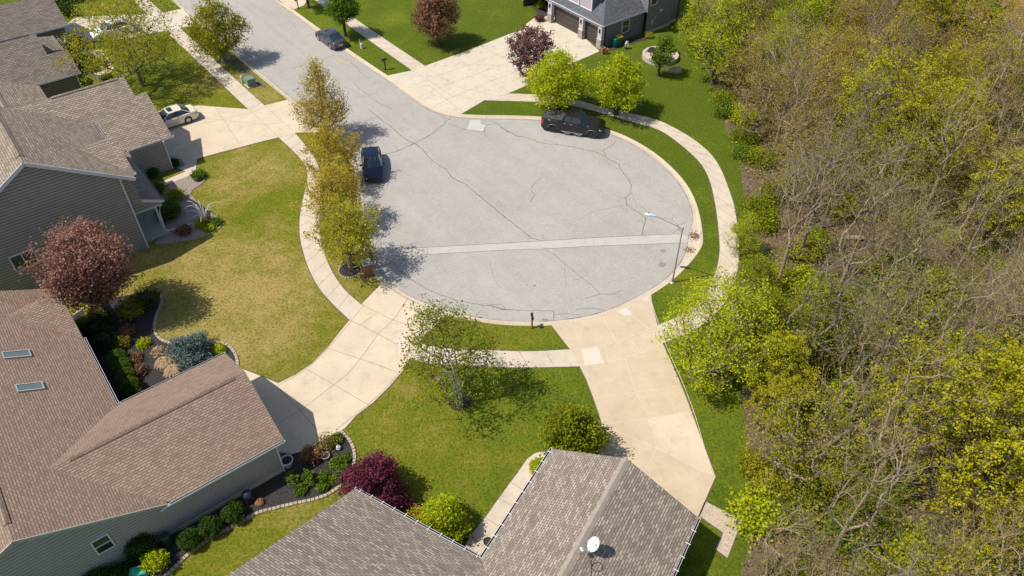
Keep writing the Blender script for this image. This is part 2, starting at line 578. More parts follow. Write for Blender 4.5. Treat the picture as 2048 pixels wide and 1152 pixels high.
# ------------------------------------------------------------------ ground, road, kerb, pavements
A_ANG = R(128.4)                                   # the street runs this way
ADIR = (math.cos(A_ANG), math.sin(A_ANG))
right_px = [(549.5, 0), (640, 67), (703.5, 112), (780, 163), (817, 190), (849, 214), (888, 230), (940, 236), (1018, 236.5), (1090, 239),
            (1160, 249), (1226, 268), (1268, 288), (1307, 313), (1342, 345), (1366, 375), (1380, 405), (1387, 430)]
notch_px = [(1383, 452), (1377, 468), (1376, 486), (1371, 504), (1362, 524)]
low_px = [(1336, 553.5), (1299, 579), (1248, 606.5), (1182, 630.5), (1104, 641), (1060, 642), (1000, 639.5), (943, 631), (890, 619), (836, 599), (799, 579), (771, 560)]
left_px = [(752, 530), (741, 500), (733, 465), (729, 430), (727, 395), (722, 360), (712, 325), (693, 288), (664, 258), (622, 225), (581, 193), (531, 153), (450, 85), (373, 17)]
inner = gps(right_px) + gps(notch_px) + gps(low_px) + gps(left_px)
e0, e1 = inner[0], inner[-1]
FAR = 45.0
inner = [(e0[0] + ADIR[0] * FAR, e0[1] + ADIR[1] * FAR)] + inner + [(e1[0] + ADIR[0] * FAR, e1[1] + ADIR[1] * FAR)]
wid = [.52] * (1 + len(right_px)) + [.85, 1.15, 1.15, .9, .62] + [.52] * (len(low_px) + len(left_px) + 1)
# smooth together with the widths
pts3 = [(p[0], p[1], w) for p, w in zip(inner, wid)]
def chaikin3(p, n):
    for _ in range(n):
        q = [p[0]]
        for a, b in zip(p[:-1], p[1:]):
            q.append(tuple(.75 * x + .25 * y for x, y in zip(a, b)))
            q.append(tuple(.25 * x + .75 * y for x, y in zip(a, b)))
        q.append(p[-1]); p = q
    return p
pts3 = chaikin3(pts3, 2)
inner = [(p[0], p[1]) for p in pts3]
wid = [p[2] for p in pts3]
# clockwise walk: the kerb lies to the left of the walk when area() < 0
SGN = 1 if area(inner) < 0 else -1
outer = offset_line(inner, [SGN * w for w in wid])
ROAD_Z = -.085

wood_px = [(1374, -60), (1392, 40), (1405, 120), (1438, 190), (1452, 260), (1480, 330), (1492, 420), (1492, 520), (1500, 600), (1490, 680), (1478, 760), (1490, 850), (1500, 930), (1500, 1020), (1495, 1100), (1470, 1190)]
wood_edge = gps(wood_px)
wood_poly = wood_edge + [(12.2, 2.0), (95, 2), (95, 150), (24, 150)]
# clearing with lawn round the brick-red house and picnic table
clear_poly = gps([(1960, -60), (1925, 40), (1890, 70), (1905, 110), (1990, 130), (1985, 200), (1990, 260), (1960, 300), (2100, 350), (2300, 300), (2300, -60)])

dry_blobs = [(430, 575, 6, 1.0), (350, 520, 4, .9), (520, 640, 5, .95), (400, 690, 3, .9), (470, 480, 2.5, .8), (600, 735, 3, .6), (320, 560, 2.5, .6), (560, 410, 2.5, .35), (505, 445, 2.2, .35), (440, 470, 2, .4), (480, 330, 3.5, .95),
             (560, 330, 3, .8), (530, 290, 1.5, .3), (430, 320, 2, .35), (570, 760, 1.5, .35), (655, 640, 2, .5), (900, 860, 4, .42), (770, 840, 3, .6), (720, 900, 2.5, .45), (960, 930, 3, .4), (830, 770, 2.5, .5),
             (1010, 850, 3, .3), (1120, 790, 3, .12), (950, 1000, 3, .36), (600, 1020, 2.5, .62), (450, 1090, 2, .5), (690, 540, 3, .62), (740, 590, 2, .7), (650, 480, 2, .5), (640, 300, 3, .6), (1000, 680, 2.5, .42),
             (1090, 670, 2, .38), (930, 660, 2, .4), (300, 150, 4, .30), (400, 190, 3, .55), (250, 100, 4, .28), (420, 150, 3, .75), (350, 15, 2, .1), (535, 185, 2, .8), (500, 150, 2, .7), (470, 110, 2, .6), (900, 30, 9, -.02),
             (790, 35, 1.6, .75), (1000, 20, 5, -.05), (700, 80, 3, .22), (760, 130, 3, .1), (640, 30, 3, .3), (1020, 215, 3, .02), (1300, 190, 7, -.12), (1400, 330, 4, -.08), (1370, 280, 3, .05), (1420, 400, 3, .0), (1410, 500, 2, .1),
             (1360, 560, 2, .4), (1300, 500, 1, .2), (1330, 620, 2, .15), (1440, 780, 2, .45), (1420, 850, 3, .2), (1460, 920, 3, .15), (1540, 430, 2, .3), (160, 600, 1.5, .45), (220, 260, 3, .5)]
_bl = np.array([(*gp(u, v)[:2], r, d) for u, v, r, d in dry_blobs])

def dryness(P):
    P = np.asarray(P)[:, :2]
    w0, acc = np.full(len(P), .12), np.full(len(P), .12 * .15)
    for x, y, r, d in _bl:
        w = np.exp(-((P[:, 0] - x) ** 2 + (P[:, 1] - y) ** 2) / (2 * r * r * .6))
        acc += w * d; w0 += w
    return acc / w0

rng = np.random.default_rng(5)
gx, gy = np.meshgrid(np.arange(-56, 96, .8), np.arange(4, 150, .8))
grid = np.c_[gx.ravel(), gy.ravel()] + rng.uniform(-.25, .25, (gx.size, 2))
rv = [Vector(p) for p in outer]
seg = list(zip(range(len(rv)), range(1, len(rv))))
close = [(len(rv) - 1, 0)]
base = len(rv)
wv = [Vector(p) for p in resample(wood_edge, .8)]
wseg = [(base + i, base + i + 1) for i in range(len(wv) - 1)]
bv = [Vector(p) for p in ((-1500, -600), (1500, -600), (1500, 2500), (-1500, 2500))]
allv = rv + wv + bv + [Vector(p) for p in grid]
res = delaunay_2d_cdt(allv, seg + close + wseg, [], 0, 1e-4)
V2 = np.array([(v.x, v.y) for v in res[0]])
T = np.array([f for f in res[2] if len(f) == 3])
cen = V2[T].mean(1)
in_road = inside(cen, outer)
in_wood = inside(cen, wood_poly) & ~inside(cen, clear_poly)

def tri_mesh(name, tris, mat, z=0.0):
    used, idx = np.unique(tris.ravel(), return_inverse=True)
    P = V2[used]
    me = bpy.data.meshes.new(name)
    zz = np.full(len(P), z)
    me.from_pydata([(x, y, h) for (x, y), h in zip(P, zz)], [], idx.reshape(-1, 3).tolist())
    me.materials.append(mat)
    at = me.attributes.new('dry', 'FLOAT', 'POINT')
    at.data.foreach_set('value', dryness(P).astype(np.float32))
    o = bpy.data.objects.new(name, me)
    COL.objects.link(o)
    return o

lawn = tag(tri_mesh('lawn', T[~in_road & ~in_wood], M['grass']), kind='structure')
wood_floor = tag(tri_mesh('woodland_ground', T[~in_road & in_wood], M['litter']), kind='structure')

# road surface with its concrete swale, patch, cracks and marks as parts
rm = MB()
rm.poly([(x, y, ROAD_Z) for x, y in (inner[::-1] if area(inner) < 0 else inner)])
road = tag(rm.build('road', M['asphalt']), kind='structure')
def on_road(name, polys, mat, z):
    mb = MB()
    for p in polys:
        q = gps(p)
        if area(q) < 0: q = q[::-1]
        mb.poly([(x, y, ROAD_Z + z) for x, y in q])
    return mb.build(name, mat, road)
on_road('concrete_swale', [[(784, 497.5), (854, 493.5), (1000, 485.5), (1086, 480.5), (1182, 474.5), (1286, 469.5), (1344, 467), (1376, 468), (1376, 483.5), (1260, 487.5), (1187, 490), (1091, 495.5), (1000, 498.5), (854, 507), (784, 510)],
        [(741, 493), (775, 484), (786, 511), (750, 524)]], M['swale'], .004)
on_road('repair_patch', [[(940, 238), (963.5, 238), (961, 246), (972.7, 248.7), (966, 261.7), (932, 257.8)], ], M['patch'], .004)
on_road('asphalt_patch', [[(985, 620), (1107, 620), (1108, 640), (1003, 639)]], M['asphalt'], .003)

cracks = [
    ([(706, 163), (719, 177), (737, 189), (763, 208), (784, 217)], .05), ([(737, 189), (756, 184)], .03),
    ([(736, 217), (755, 232), (786, 256), (818, 281), (852, 306), (891, 336), (930, 366), (963, 393), (995, 421), (1018, 439), (1040, 456), (1062, 474), (1080, 479)], .085),
    ([(1054, 477), (1062, 474)], .03), ([(1085, 478), (1085, 466)], .03),
    ([(1088, 494), (1117, 514), (1161, 551), (1182, 568), (1200, 585)], .05),
    ([(766, 308), (799, 299), (825, 287), (865, 266), (885, 250), (904, 232)], .075), ([(755, 232), (722, 246)], .045), ([(785, 289), (792, 291), (796, 303)], .04),
    ([(581, 137), (617, 124), (646, 116), (669, 109)], .06), ([(681, 111), (698, 122), (716, 135), (724, 146), (742, 156)], .05),
    ([(555, 17), (575, 36), (600, 66)], .03),
    ([(896, 245), (932, 258), (969, 262), (974, 248), (995, 246), (1018, 264)], .06), ([(969, 262), (972, 272)], .05), ([(930, 258), (905, 268)], .03),
    ([(880, 228), (893, 236), (912, 243), (905, 232)], .03), ([(850, 216), (868, 224), (880, 229), (890, 240)], .03), ([(961, 238), (985, 242), (1000, 246)], .03), ([(940, 237), (932, 258)], .03), ([(940, 237), (963.5, 237), (961, 246), (973, 248)], .025),
    ([(1000, 252), (1034, 271), (1078, 283), (1115, 288), (1146, 292), (1193, 303), (1211, 312), (1237, 327), (1245, 342), (1263, 368), (1262, 384), (1250, 395), (1253, 408), (1273, 421), (1292, 434), (1287, 452), (1285, 469)], .075),
    ([(1088, 280), (1112, 285), (1116, 288)], .035), ([(1146, 292), (1150, 298)], .04), ([(1211, 312), (1206, 299), (1220, 292), (1232, 280)], .055), ([(1206, 299), (1196, 301)], .03),
    ([(1204, 314), (1222, 327), (1239, 340)], .03), ([(1237, 328), (1260, 326)], .03), ([(1262, 384), (1270, 400), (1274, 412)], .03),
    ([(1083, 353), (1070, 364), (1061, 378), (1069, 388), (1061, 402)], .06),
    ([(1221, 384), (1240, 394), (1250, 395)], .035), ([(1253, 408), (1219, 415), (1182, 422), (1156, 439)], .022), ([(1232, 398), (1242, 402)], .03), ([(1240, 410), (1247, 418)], .03),
    ([(1276, 405), (1292, 421), (1318, 434), (1341, 437), (1357, 449), (1373, 443)], .045), ([(1344, 437), (1348, 427)], .035), ([(1292, 434), (1312, 444)], .035), ([(1300, 434), (1320, 432)], .03),
    ([(1357, 458), (1375, 452)], .03), ([(1344, 467), (1358, 456)], .045), ([(1150, 475), (1147, 460)], .025),
    ([(1000, 618), (1050, 619), (1107, 620), (1108, 640)], .06), ([(1108, 628), (1130, 626), (1161, 628)], .04), ([(1151, 617), (1180, 615), (1215, 619)], .045),
    ([(800, 541), (826, 560), (852, 576), (891, 591), (943, 605), (995, 613), (1020, 618)], .06), ([(912, 602), (930, 613), (948, 619)], .04), ([(968, 604), (985, 612), (1012, 618), (1005, 608), (980, 607)], .04),
    ([(750, 406), (755, 421), (754, 447)], .045), ([(761, 430), (763, 415), (774, 425), (784, 437)], .035), ([(754, 440), (764, 446), (767, 470)], .03),
    ([(1171, 594), (1200, 586), (1227, 587), (1243, 579)], .045), ([(1170, 551), (1155, 558), (1150, 556)], .03), ([(1130, 520), (1128, 545), (1133, 570)], .018),
    ([(980, 520), (985, 545)], .018), ([(985, 545), (998, 570)], .02), ([(800, 485), (803, 496)], .03), ([(806, 484), (815, 494)], .02),
    ([(897, 497), (900, 508), (912, 506)], .02), ([(855, 493), (854, 507)], .02), ([(1187, 474), (1187, 489)], .018), ([(1257, 471), (1258, 487)], .018), ([(1000, 330), (1013, 345), (1040, 372)], .012),
]
mb = MB(); crng = random.Random(3)
for pts, w in cracks:
    q = gps(pts)
    for lvl in range(3):
        nq = [q[0]]
        for a, b in zip(q[:-1], q[1:]):
            L = math.dist(a, b)
            j = crng.gauss(0, .032) * L
            nq += [((a[0] + b[0]) / 2 - (b[1] - a[1]) / L * j, (a[1] + b[1]) / 2 + (b[0] - a[0]) / L * j), b]
        q = nq
    strip(mb, q, [w * crng.uniform(.45, 1.0) for _ in q], ROAD_Z + .009)
# fine edge joints of the swale
for pts, w in (([(784, 497), (854, 493), (1000, 485), (1086, 480), (1182, 474), (1286, 469), (1344, 467)], .035), ([(784, 510.5), (854, 507.5), (1000, 499), (1091, 496), (1187, 490.5), (1260, 488), (1376, 484)], .028)):
    strip(mb, resample(gps(pts), 1.0), w, ROAD_Z + .009)
mb.build('crack', M['crack'], road)
mb = MB()
for a, b in (((669, 121), (696, 118)), ((672, 126), (691, 122)), ((690, 116), (698, 124)), ((676, 120), (680, 127))):
    strip(mb, gps([a, b]), .10, ROAD_Z + .006)
mb.build('paint_mark', M['yellow'], road)
# tyre-dark stains near the gutter
stain = plain('oil_stain', (.20, .185, .17), .9, var=.3, scale=2)
mb = MB()
for (u, v), r in (((1069, 570), .12), ((1055, 568), .07), ((1139, 483), .06), ((1326, 528), .35), ((1327, 500), .28), ((1090, 640), .3), ((1278, 441), .1)):
    x, y, _ = gp(u, v)
    mb.poly([(x + r * crng.uniform(.6, 1.2) * math.cos(t), y + .8 * r * crng.uniform(.6, 1.2) * math.sin(t), ROAD_Z + .007) for t in np.arange(0, 6.28, .5)])
mb.build('stain', stain, road)

mb = MB(); gl_ = resample(inner, .4)
strip(mb, gl_, [.03 + .09 * abs(math.sin(i * .7) * math.sin(i * .13 + 1)) for i in range(len(gl_))], ROAD_Z + .016)
mb.build('gutter_grit_shade', M['grit_shade'], road)  # dark strip holds gutter grit and the kerb's shade painted together
# kerb: gutter pan, rolled face and back, following the road edge
kb = MB()
prof = [(0.0, ROAD_Z + .012), (.55, ROAD_Z + .018), (.70, -.03), (.82, .022), (1.0, .026), (1.0, -.2)]
rings = []
for (x, y), (ox, oy) in zip(inner, outer):
    rings.append([(x + (ox - x) * t, y + (oy - y) * t, z) for t, z in prof])
kb.loft(rings)
kerb = tag(kb.build('kerb', M['kerb'], smooth=False), kind='structure')
jm = MB()
line = resample([((a[0] + b[0]) / 2, (a[1] + b[1]) / 2) for a, b in zip(inner, outer)], 3.0)
for i in range(1, len(line) - 1):
    d = (line[i + 1][0] - line[i - 1][0], line[i + 1][1] - line[i - 1][1]); L = math.hypot(*d)
    nrm = (-d[1] / L * SGN, d[0] / L * SGN)
    c = line[i]
    a = (c[0] - nrm[0] * .24, c[1] - nrm[1] * .24); b = (c[0] + nrm[0] * .02, c[1] + nrm[1] * .02); e = (c[0] + nrm[0] * .25, c[1] + nrm[1] * .25)
    for p, q, z0, z1 in ((a, b, ROAD_Z + .022, ROAD_Z + .026), ):
        dx, dy = d[0] / L * .009, d[1] / L * .009
        jm.poly([(p[0] - dx, p[1] - dy, z0), (p[0] + dx, p[1] + dy, z0), (q[0] + dx, q[1] + dy, z1), (q[0] - dx, q[1] - dy, z1)])
jm.build('joint', M['joint'], kerb)

def kr(u0, v0, u1, v1):
    """the kerb's back line between two photo points"""
    O = np.array(outer); a, b = np.array(gp(u0, v0)[:2]), np.array(gp(u1, v1)[:2])
    i, j = int(np.argmin(np.linalg.norm(O - a, axis=1))), int(np.argmin(np.linalg.norm(O - b, axis=1)))
    q = outer[i:j + 1] if i <= j else outer[j:i + 1][::-1]
    return [('w', p) for p in q]
def to_world(px):
    return [p[1] if p[0] == 'w' else gp(*p)[:2] for p in px]

def soil_edge(o, q, closed=True):
    q = list(q) + ([q[0]] if closed else [])
    e = MB(); strip(e, resample(q, .5), .14, .007)
    e.build('soil_edge', M['bare'], o)

def slab(name, px, mat, z=.03, joints=(), jw=.03, jmat='joint', smooth=0, world=False):
    q = px if world else to_world(px)
    if smooth: q = chaikin(q, smooth, True)
    mb = MB()
    mb.prism(q, -.15, z)
    o = tag(mb.build(name, mat), kind='structure')
    soil_edge(o, q)
    if joints:
        j = MB()
        for pts in joints:
            strip(j, resample(gps(pts), 1.0), jw, z + .005)
        j.build('joint', M[jmat], o)
    return o

def walk(left, right, mat='walk', z=.028, step=1.5, sm=2, skip=()):
    """pavement between two edge lines, with a joint every STEP metres"""
    l, r = chaikin(gps(left), sm), chaikin(gps(right), sm)
    n = 120
    def even(p):
        p = np.array(p); s = np.r_[0, np.cumsum(np.linalg.norm(np.diff(p, axis=0), axis=1))]
        t = np.linspace(0, s[-1], n)
        return np.c_[np.interp(t, s, p[:, 0]), np.interp(t, s, p[:, 1])], s[-1]
    l, L = even(l); r, L2 = even(r)
    mb = MB()
    ring = [[(*a, -.15), (*a, z), (*b, z), (*b, -.15)] for a, b in zip(l, r)]
    mb.loft(ring)
    # make sure tops face up
    o = mb.build('sidewalk', M[mat])
    me = o.data
    if sum(p.normal.z for p in me.polygons) < 0: me.flip_normals()
    tag(o, kind='structure')
    soil_edge(o, [tuple(a) for a in l], False); soil_edge(o, [tuple(a) for a in r], False)
    j = MB()
    k = int(((L + L2) / 2) / step)
    for i in range(1, k):
        t = i / k * (n - 1); a = int(t); f = t - a
        p = l[a] * (1 - f) + l[a + 1] * f; q = r[a] * (1 - f) + r[a + 1] * f
        strip(j, [tuple(p), tuple(q)], .03, z + .005)
    j.build('joint', M['joint'], o)
    return o

walk([(150, -110), (262, -3), (323, 55), (345, 75), (443, 168), (500, 222), (557, 275), (585, 300), (609, 326), (617, 350), (611, 380), (602, 415), (598.5, 447), (600, 478), (607, 507), (617, 538), (636, 575), (661, 604), (699, 640)],
     [(170, -110), (297, 0), (340, 38), (364, 60), (483, 170), (531, 213), (589, 264), (615, 296), (634, 322), (641, 350), (641, 385), (638, 415), (639, 449), (642, 480), (648.5, 507), (661.5, 540), (682, 572), (698, 589), (723, 610)])
walk([(803, 712), (840, 724), (880, 730), (940, 731), (1018, 735.5), (1078, 735), (1161, 733)], [(790, 683), (803, 672), (845, 690), (900, 699), (985, 701), (1060, 704), (1142, 699)], step=1.55)
walk([(1315, 651), (1370, 628), (1408, 592), (1430, 553), (1440, 509), (1439, 478), (1435, 436), (1430, 405), (1422, 366), (1406, 330), (1375, 300), (1338, 271), (1312, 256), (1250, 240), (1203, 226), (1146, 211), (1083, 204), (1018, 202), (968, 201), (942, 200), (906, 194), (878, 180), (826, 142), (734, 78), (655, 21), (600, -25), (520, -90)],
     [(1323, 688), (1365, 672), (1418, 643), (1456, 600), (1474, 553), (1478.6, 508), (1475, 452), (1469, 413), (1458, 379), (1443, 340), (1424, 309), (1391, 281), (1352, 257), (1312, 238), (1234, 221), (1198, 213.5), (1156, 200), (1078, 189), (1018, 187.5), (975, 186), (942, 183), (922, 178), (890, 159), (849, 131.5), (742, 60), (668, 8), (622, -25), (545, -90)])

# driveways
slab('driveway', kr(886, 629, 764, 567) + [(723, 609), (699, 641), (682, 661.6), (656, 695), (625, 727), (591, 750), (557, 767), (500, 744), (455, 728), (455, 800), (560, 905), (589, 911), (641, 884), (690, 857), (713, 831), (747, 805), (781, 771), (807, 740), (823, 711), (835, 690), (850, 670), (872, 650)], M['drive'], .034,
     joints=[[(723, 609), (752, 625), (790, 642), (830, 655)], [(699, 641), (722, 651), (755, 668), (790, 687), (820, 705)], [(816, 596), (788, 640), (754, 670), (735, 700), (700, 745), (655, 780), (605, 819), (555, 848)],
             [(655, 697), (720, 718), (795, 745)], [(612, 738), (675, 774), (738, 811)], [(552, 772), (601, 822), (634, 860)], [(728, 610), (703, 642), (660, 694), (629, 726), (592, 753), (552, 774)], [(826, 708), (800, 745), (776, 772), (742, 806), (709, 832), (672, 860)], [(751, 629), (720, 650)]], jw=.035)
slab('driveway', [(531, 211)] + kr(573, 196, 652, 262) + [(589, 266), (557, 275.5), (521, 284), (404, 315), (394, 318), (345, 337), (300, 260), (335, 222), (396, 211), (430, 214), (499, 219)], M['drive'], .036,
     joints=[[(430, 214), (480, 290)], [(365, 255), (405, 312)], [(500, 220), (557, 275)], [(531, 213), (589, 265)], [(330, 262), (440, 240), (505, 226), (560, 202)], [(395, 236), (540, 250), (570, 244)]])
slab('driveway', kr(927, 228, 779, 156) + [(826, 141), (851, 132), (940, 99.9), (1019, 68.5), (1047, 60), (1070, 36), (1090, 20), (1130, 40), (1199, 103), (1156, 122), (1100, 150), (1052, 172), (1018, 186.5), (969, 201)], M['drive3'], .036,
     joints=[[(826, 142), (870, 170), (906, 194), (960, 201)], [(849, 132), (890, 159), (922, 178), (975, 186)], [(905, 113), (1020, 186)], [(960, 92), (1090, 160)], [(815, 176), (870, 155), (980, 115), (1090, 75)], [(838, 195), (890, 172), (1010, 128), (1140, 82)], [(866, 215), (910, 192), (1040, 140)], [(845, 160), (925, 225)], [(1010, 72), (1120, 140)]], jw=.028)
slab('driveway', kr(1300, 591, 1108, 651) + [(1140, 699), (1159, 733), (1172, 758), (1186, 794), (1198, 828), (1204, 849), (1198, 866), (1180, 890), (1170, 940), (1380, 1062), (1394, 1037), (1431, 954), (1396, 860), (1377.6, 810), (1357, 758), (1325.5, 687.6), (1315, 651), (1304, 609.5)], M['drive2'], .036,
     joints=[[(1142, 699), (1195, 693), (1232, 684), (1276, 667), (1315, 651)], [(1160, 733), (1208, 727), (1253, 716), (1294, 702), (1324, 688)], [(1206, 634), (1231, 682)], [(1211, 690), (1216, 724)], [(1266, 632), (1298, 658)], [(1262, 683), (1280, 704)],
             [(1250, 718), (1271, 784), (1300, 838), (1313, 897)], [(1188, 797), (1270, 785), (1362, 772)], [(1203, 850), (1290, 838), (1390, 824)], [(1204, 851), (1250, 870), (1313, 898), (1400, 940)], [(1313, 899), (1290, 940)], [(1302, 602), (1330, 688), (1363, 760), (1390, 830), (1424, 950)]], jw=.035, jmat='lightjoint')
# the lighter repairs set into it
mb = MB()
for px_ in ([(1232, 624), (1252, 615), (1259, 623), (1264, 632), (1250, 632)], [(1163, 700), (1195, 694), (1208, 727), (1170, 732)], [(1282, 601), (1295, 594), (1298, 604)], [(788, 684), (803, 672), (822, 690), (812, 706)]):
    q = gps(px_); q = q if area(q) > 0 else q[::-1]
    mb.poly([(x, y, .043) for x, y in q])
tag(mb.build('concrete_repair', M['newcon']), kind='structure')
mb = MB()
for px_ in ([(1294, 838), (1374, 824), (1390, 845), (1424, 950), (1405, 945), (1314, 898)],):
    q = gps(px_); q = q if area(q) > 0 else q[::-1]
    mb.poly([(x, y, .042) for x, y in q])
tag(mb.build('driveway_panel', M['drive']), kind='structure')
slab('driveway', [(367, 17), (323, 27), (150, 35), (120, 62), (160, 85), (250, 78), (357, 57), (391, 52)], M['drive3'], .036)
slab('driveway', [(556, 0), (588, 19), (608, 11), (622, -8), (590, -40), (520, -45)], M['drive'], .036)
# garden paths
slab('path', [(186, 103), (201, 98), (229, 136), (222, 145), (205, 154), (184, 146), (205, 139)], M['walk'], .034)
slab('path', [(345, 334), (394, 317), (391, 346), (325, 374), (318, 366), (372, 343)], M['walk'], .032)
slab('path', [(1080, 904), (1068, 908), (1054, 918.6), (1036, 945), (1000, 994), (969, 1038), (940, 1072), (915, 1120), (957, 1135), (1000, 1085), (1130, 900)], M['walk'], .032, joints=[[(1022, 965), (1060, 990)], [(998, 997), (1040, 1020)], [(970, 1036), (1010, 1060)], [(940, 1072), (975, 1100)]])
slab('path', [(1412, 1004), (1488, 1044), (1474, 1066), (1455, 1116), (1430, 1098), (1447, 1066), (1400, 1033)], M['sand'], .03)
slab('path', [(1047, 61), (1053, 48), (1074, 32), (1084, 20), (1070, 8), (1024, -6), (1010, -20), (1040, -25), (1082, 2), (1100, 22)], M['drive'], .03)
slab('patio', [(318, 476), (336, 466), (308, 395), (287, 405)], M['swale'], .10)

# planting beds
def bed(px, mat='mulch', z=.05, sm=1):
    q = chaikin(gps(px), sm, True)
    mb = MB(); mb.prism(q, -.1, z)
    return tag(mb.build('planting_bed', M[mat]), kind='structure')
def edging(px, w=.20, h=.09, sm=2, gap=.025, L=.24, mat='edging'):
    """a run of edging stones, butted with open joints"""
    p = resample(chaikin(gps(px), sm), L)
    mb = MB(); er = random.Random(len(px))
    for a, b in zip(p[:-1], p[1:]):
        d = math.dist(a, b)
        if d < .08: continue
        mb.box(((a[0] + b[0]) / 2, (a[1] + b[1]) / 2, h / 2 + er.uniform(-.01, .01)), (d - gap, w, h), dir2(a, b), taper=.93)
    o = mb.build('garden_edging', M[mat])
    return tag(o, kind='structure')
edge1 = [(182, 609.5), (215, 598), (260, 590), (300, 584), (323, 589), (324, 607), (310, 638), (308.6, 664), (320, 680), (341, 688), (365, 689), (404, 685), (437.5, 684), (461, 693), (474, 714), (476, 735)]
bed([(120, 660)] + [(148, 630)] + edge1 + [(455, 745), (240, 830), (200, 760)])
edging([(148, 630), (165, 619), (182, 609.5)]); edging(edge1[4:])
edge2 = [(681.5, 863), (700.5, 880.6), (710, 905), (708.6, 935), (695, 959), (668, 983.6), (635.5, 998.5), (581, 1009), (540, 1020), (518, 1024), (474, 1049), (423, 1073), (379, 1106), (333, 1152), (300, 1185)]
bed(edge2 + [(150, 1185), (330, 1060), (566, 946), (560, 905), (589, 911), (641, 884)])
edging(edge2)
bed([(299, 492), (360, 484), (414, 474), (442, 457), (447, 440), (417, 426), (392, 402), (378, 384), (409, 366), (412, 352), (390, 346), (325, 376), (320, 390), (338, 465)], 'pebble')
bed([(345, 338), (373, 333), (366, 322), (352, 315), (330, 325), (300, 348), (310, 356)], 'pebble')
def ring_bed(u, v, r, mat='mulch', edge=True):
    x, y, _ = gp(u, v)
    mb = MB(); mb.lathe([(r, -.05), (r * .97, .04), (r * .5, .08), (.01, .10)], (x, y, 0), 20)
    tag(mb.build('planting_bed', M[mat]), kind='structure')
    if edge:
        mb = MB()
        for k in range(int(2 * math.pi * r / .2)):
            t = k * .2 / r
            mb.box((x + r * math.cos(t), y + r * math.sin(t), .04), (.10, .17, .09), t, taper=.85)
        tag(mb.build('garden_edging', M['edging']), kind='structure')
ring_bed(700, 541, .85); ring_bed(919, 803, .75, edge=False); ring_bed(1428, 742, .7, edge=False)
bed([(728, 498), (740, 493), (748, 505), (748, 520), (742, 528), (730, 520)], 'mulch'); edging([(728, 497), (740, 493), (748, 505), (750, 522), (746, 534)], w=.3, h=.12)
bed([(430, 92), (470, 118), (520, 160), (535, 178), (515, 172), (455, 122), (420, 96)], 'bare', .012)
bed([(184, 100), (196, 99), (206, 138), (188, 148), (230, 152), (205, 165), (160, 140), (150, 95)], 'bare', .02)
bed([(820, 1000), (850, 1010), (905, 1052), (905, 1080), (850, 1060), (800, 1020)], 'mulch', .03)
bed([(1213, 95), (1240, 84), (1290, 68), (1300, 78), (1260, 88), (1215, 104)], 'mulch', .03)
bed([(1048, 0), (1080, 2), (1092, 22), (1100, 30), (1086, 35), (1072, 22)], 'mulch', .04)
# ------------------------------------------------------------------ houses
H_ANG = R(37.9)                                    # the houses' common grid: s to the upper right, t to the upper left
def clip_z(poly, z0, z1):
    for zc, keep_above in ((z0, True), (z1, False)):
        out = []
        for i in range(len(poly)):
            a, b = poly[i], poly[(i + 1) % len(poly)]
            ia, ib = (a[1] >= zc) == keep_above or a[1] == zc, (b[1] >= zc) == keep_above or b[1] == zc
            if ia: out.append(a)
            if ia != ib and a[1] != b[1]:
                t = (zc - a[1]) / (b[1] - a[1])
                out.append((a[0] + t * (b[0] - a[0]), zc))
        poly = out
        if len(poly) < 3: return []
    return poly

def siding(mb, p0, p1, prof, lap=.235, m=0, out=.016):
    """lapped boards on a vertical wall from p0 to p1, its outside on the right; PROF is a convex outline of (along, height)"""
    d = np.array([p1[0] - p0[0], p1[1] - p0[1]]); L = np.linalg.norm(d); d /= L
    n = np.array([d[1], -d[0]])
    zs = [z for _, z in prof]
    z = min(zs)
    mb.poly([(p0[0] + d[0] * a - n[0] * .06, p0[1] + d[1] * a - n[1] * .06, h) for a, h in prof], 1)  # dark backing seen between boards, a painted lap shade line
    while z < max(zs) - 1e-6:
        z1 = min(z + lap, max(zs))
        c = clip_z(prof, z, z1 - (.045 if z1 < max(zs) else 0))
        if len(c) >= 3:
            P = []
            for a, h in c:
                o = out * (1 - (h - z) / lap)
                P.append((p0[0] + d[0] * a + n[0] * o, p0[1] + d[1] * a + n[1] * o, h))
            mb.poly(P, m)
            lo = [a for a, h in c if abs(h - z) < 1e-6]
            if len(lo) >= 2 and z > min(zs):
                a0, a1 = min(lo), max(lo)
                mb.poly([(p0[0] + d[0] * a + n[0] * o, p0[1] + d[1] * a + n[1] * o, z) for a, o in ((a0, 0), (a1, 0), (a1, out), (a0, out))], m)
        z = z1

def wall_rect(mb, p0, p1, z0, z1, m=0, lap=.235):
    L = math.dist(p0, p1)
    siding(mb, p0, p1, [(0, z0), (L, z0), (L, z1), (0, z1)], lap, m)

def roof_part(root, name, mat, faces, off, th=.17, edge='fascia'):
    """roof planes with thickness: top, underside and fascia"""
    mb = MB(off)
    for f in faces:
        f = [np.array(p, float) for p in f]
        n = np.cross(f[1] - f[0], f[2] - f[0])
        if n[2] < 0: f = f[::-1]
        mb.poly(f, 0)
        low = [p - np.array([0, 0, th]) for p in f]
        mb.poly(low[::-1], 1)
        for i in range(len(f)):
            j = (i + 1) % len(f)
            mb.poly([low[i], low[j], f[j], f[i]], 1)
    return mb.build(name, [M[mat], M[edge]], root)

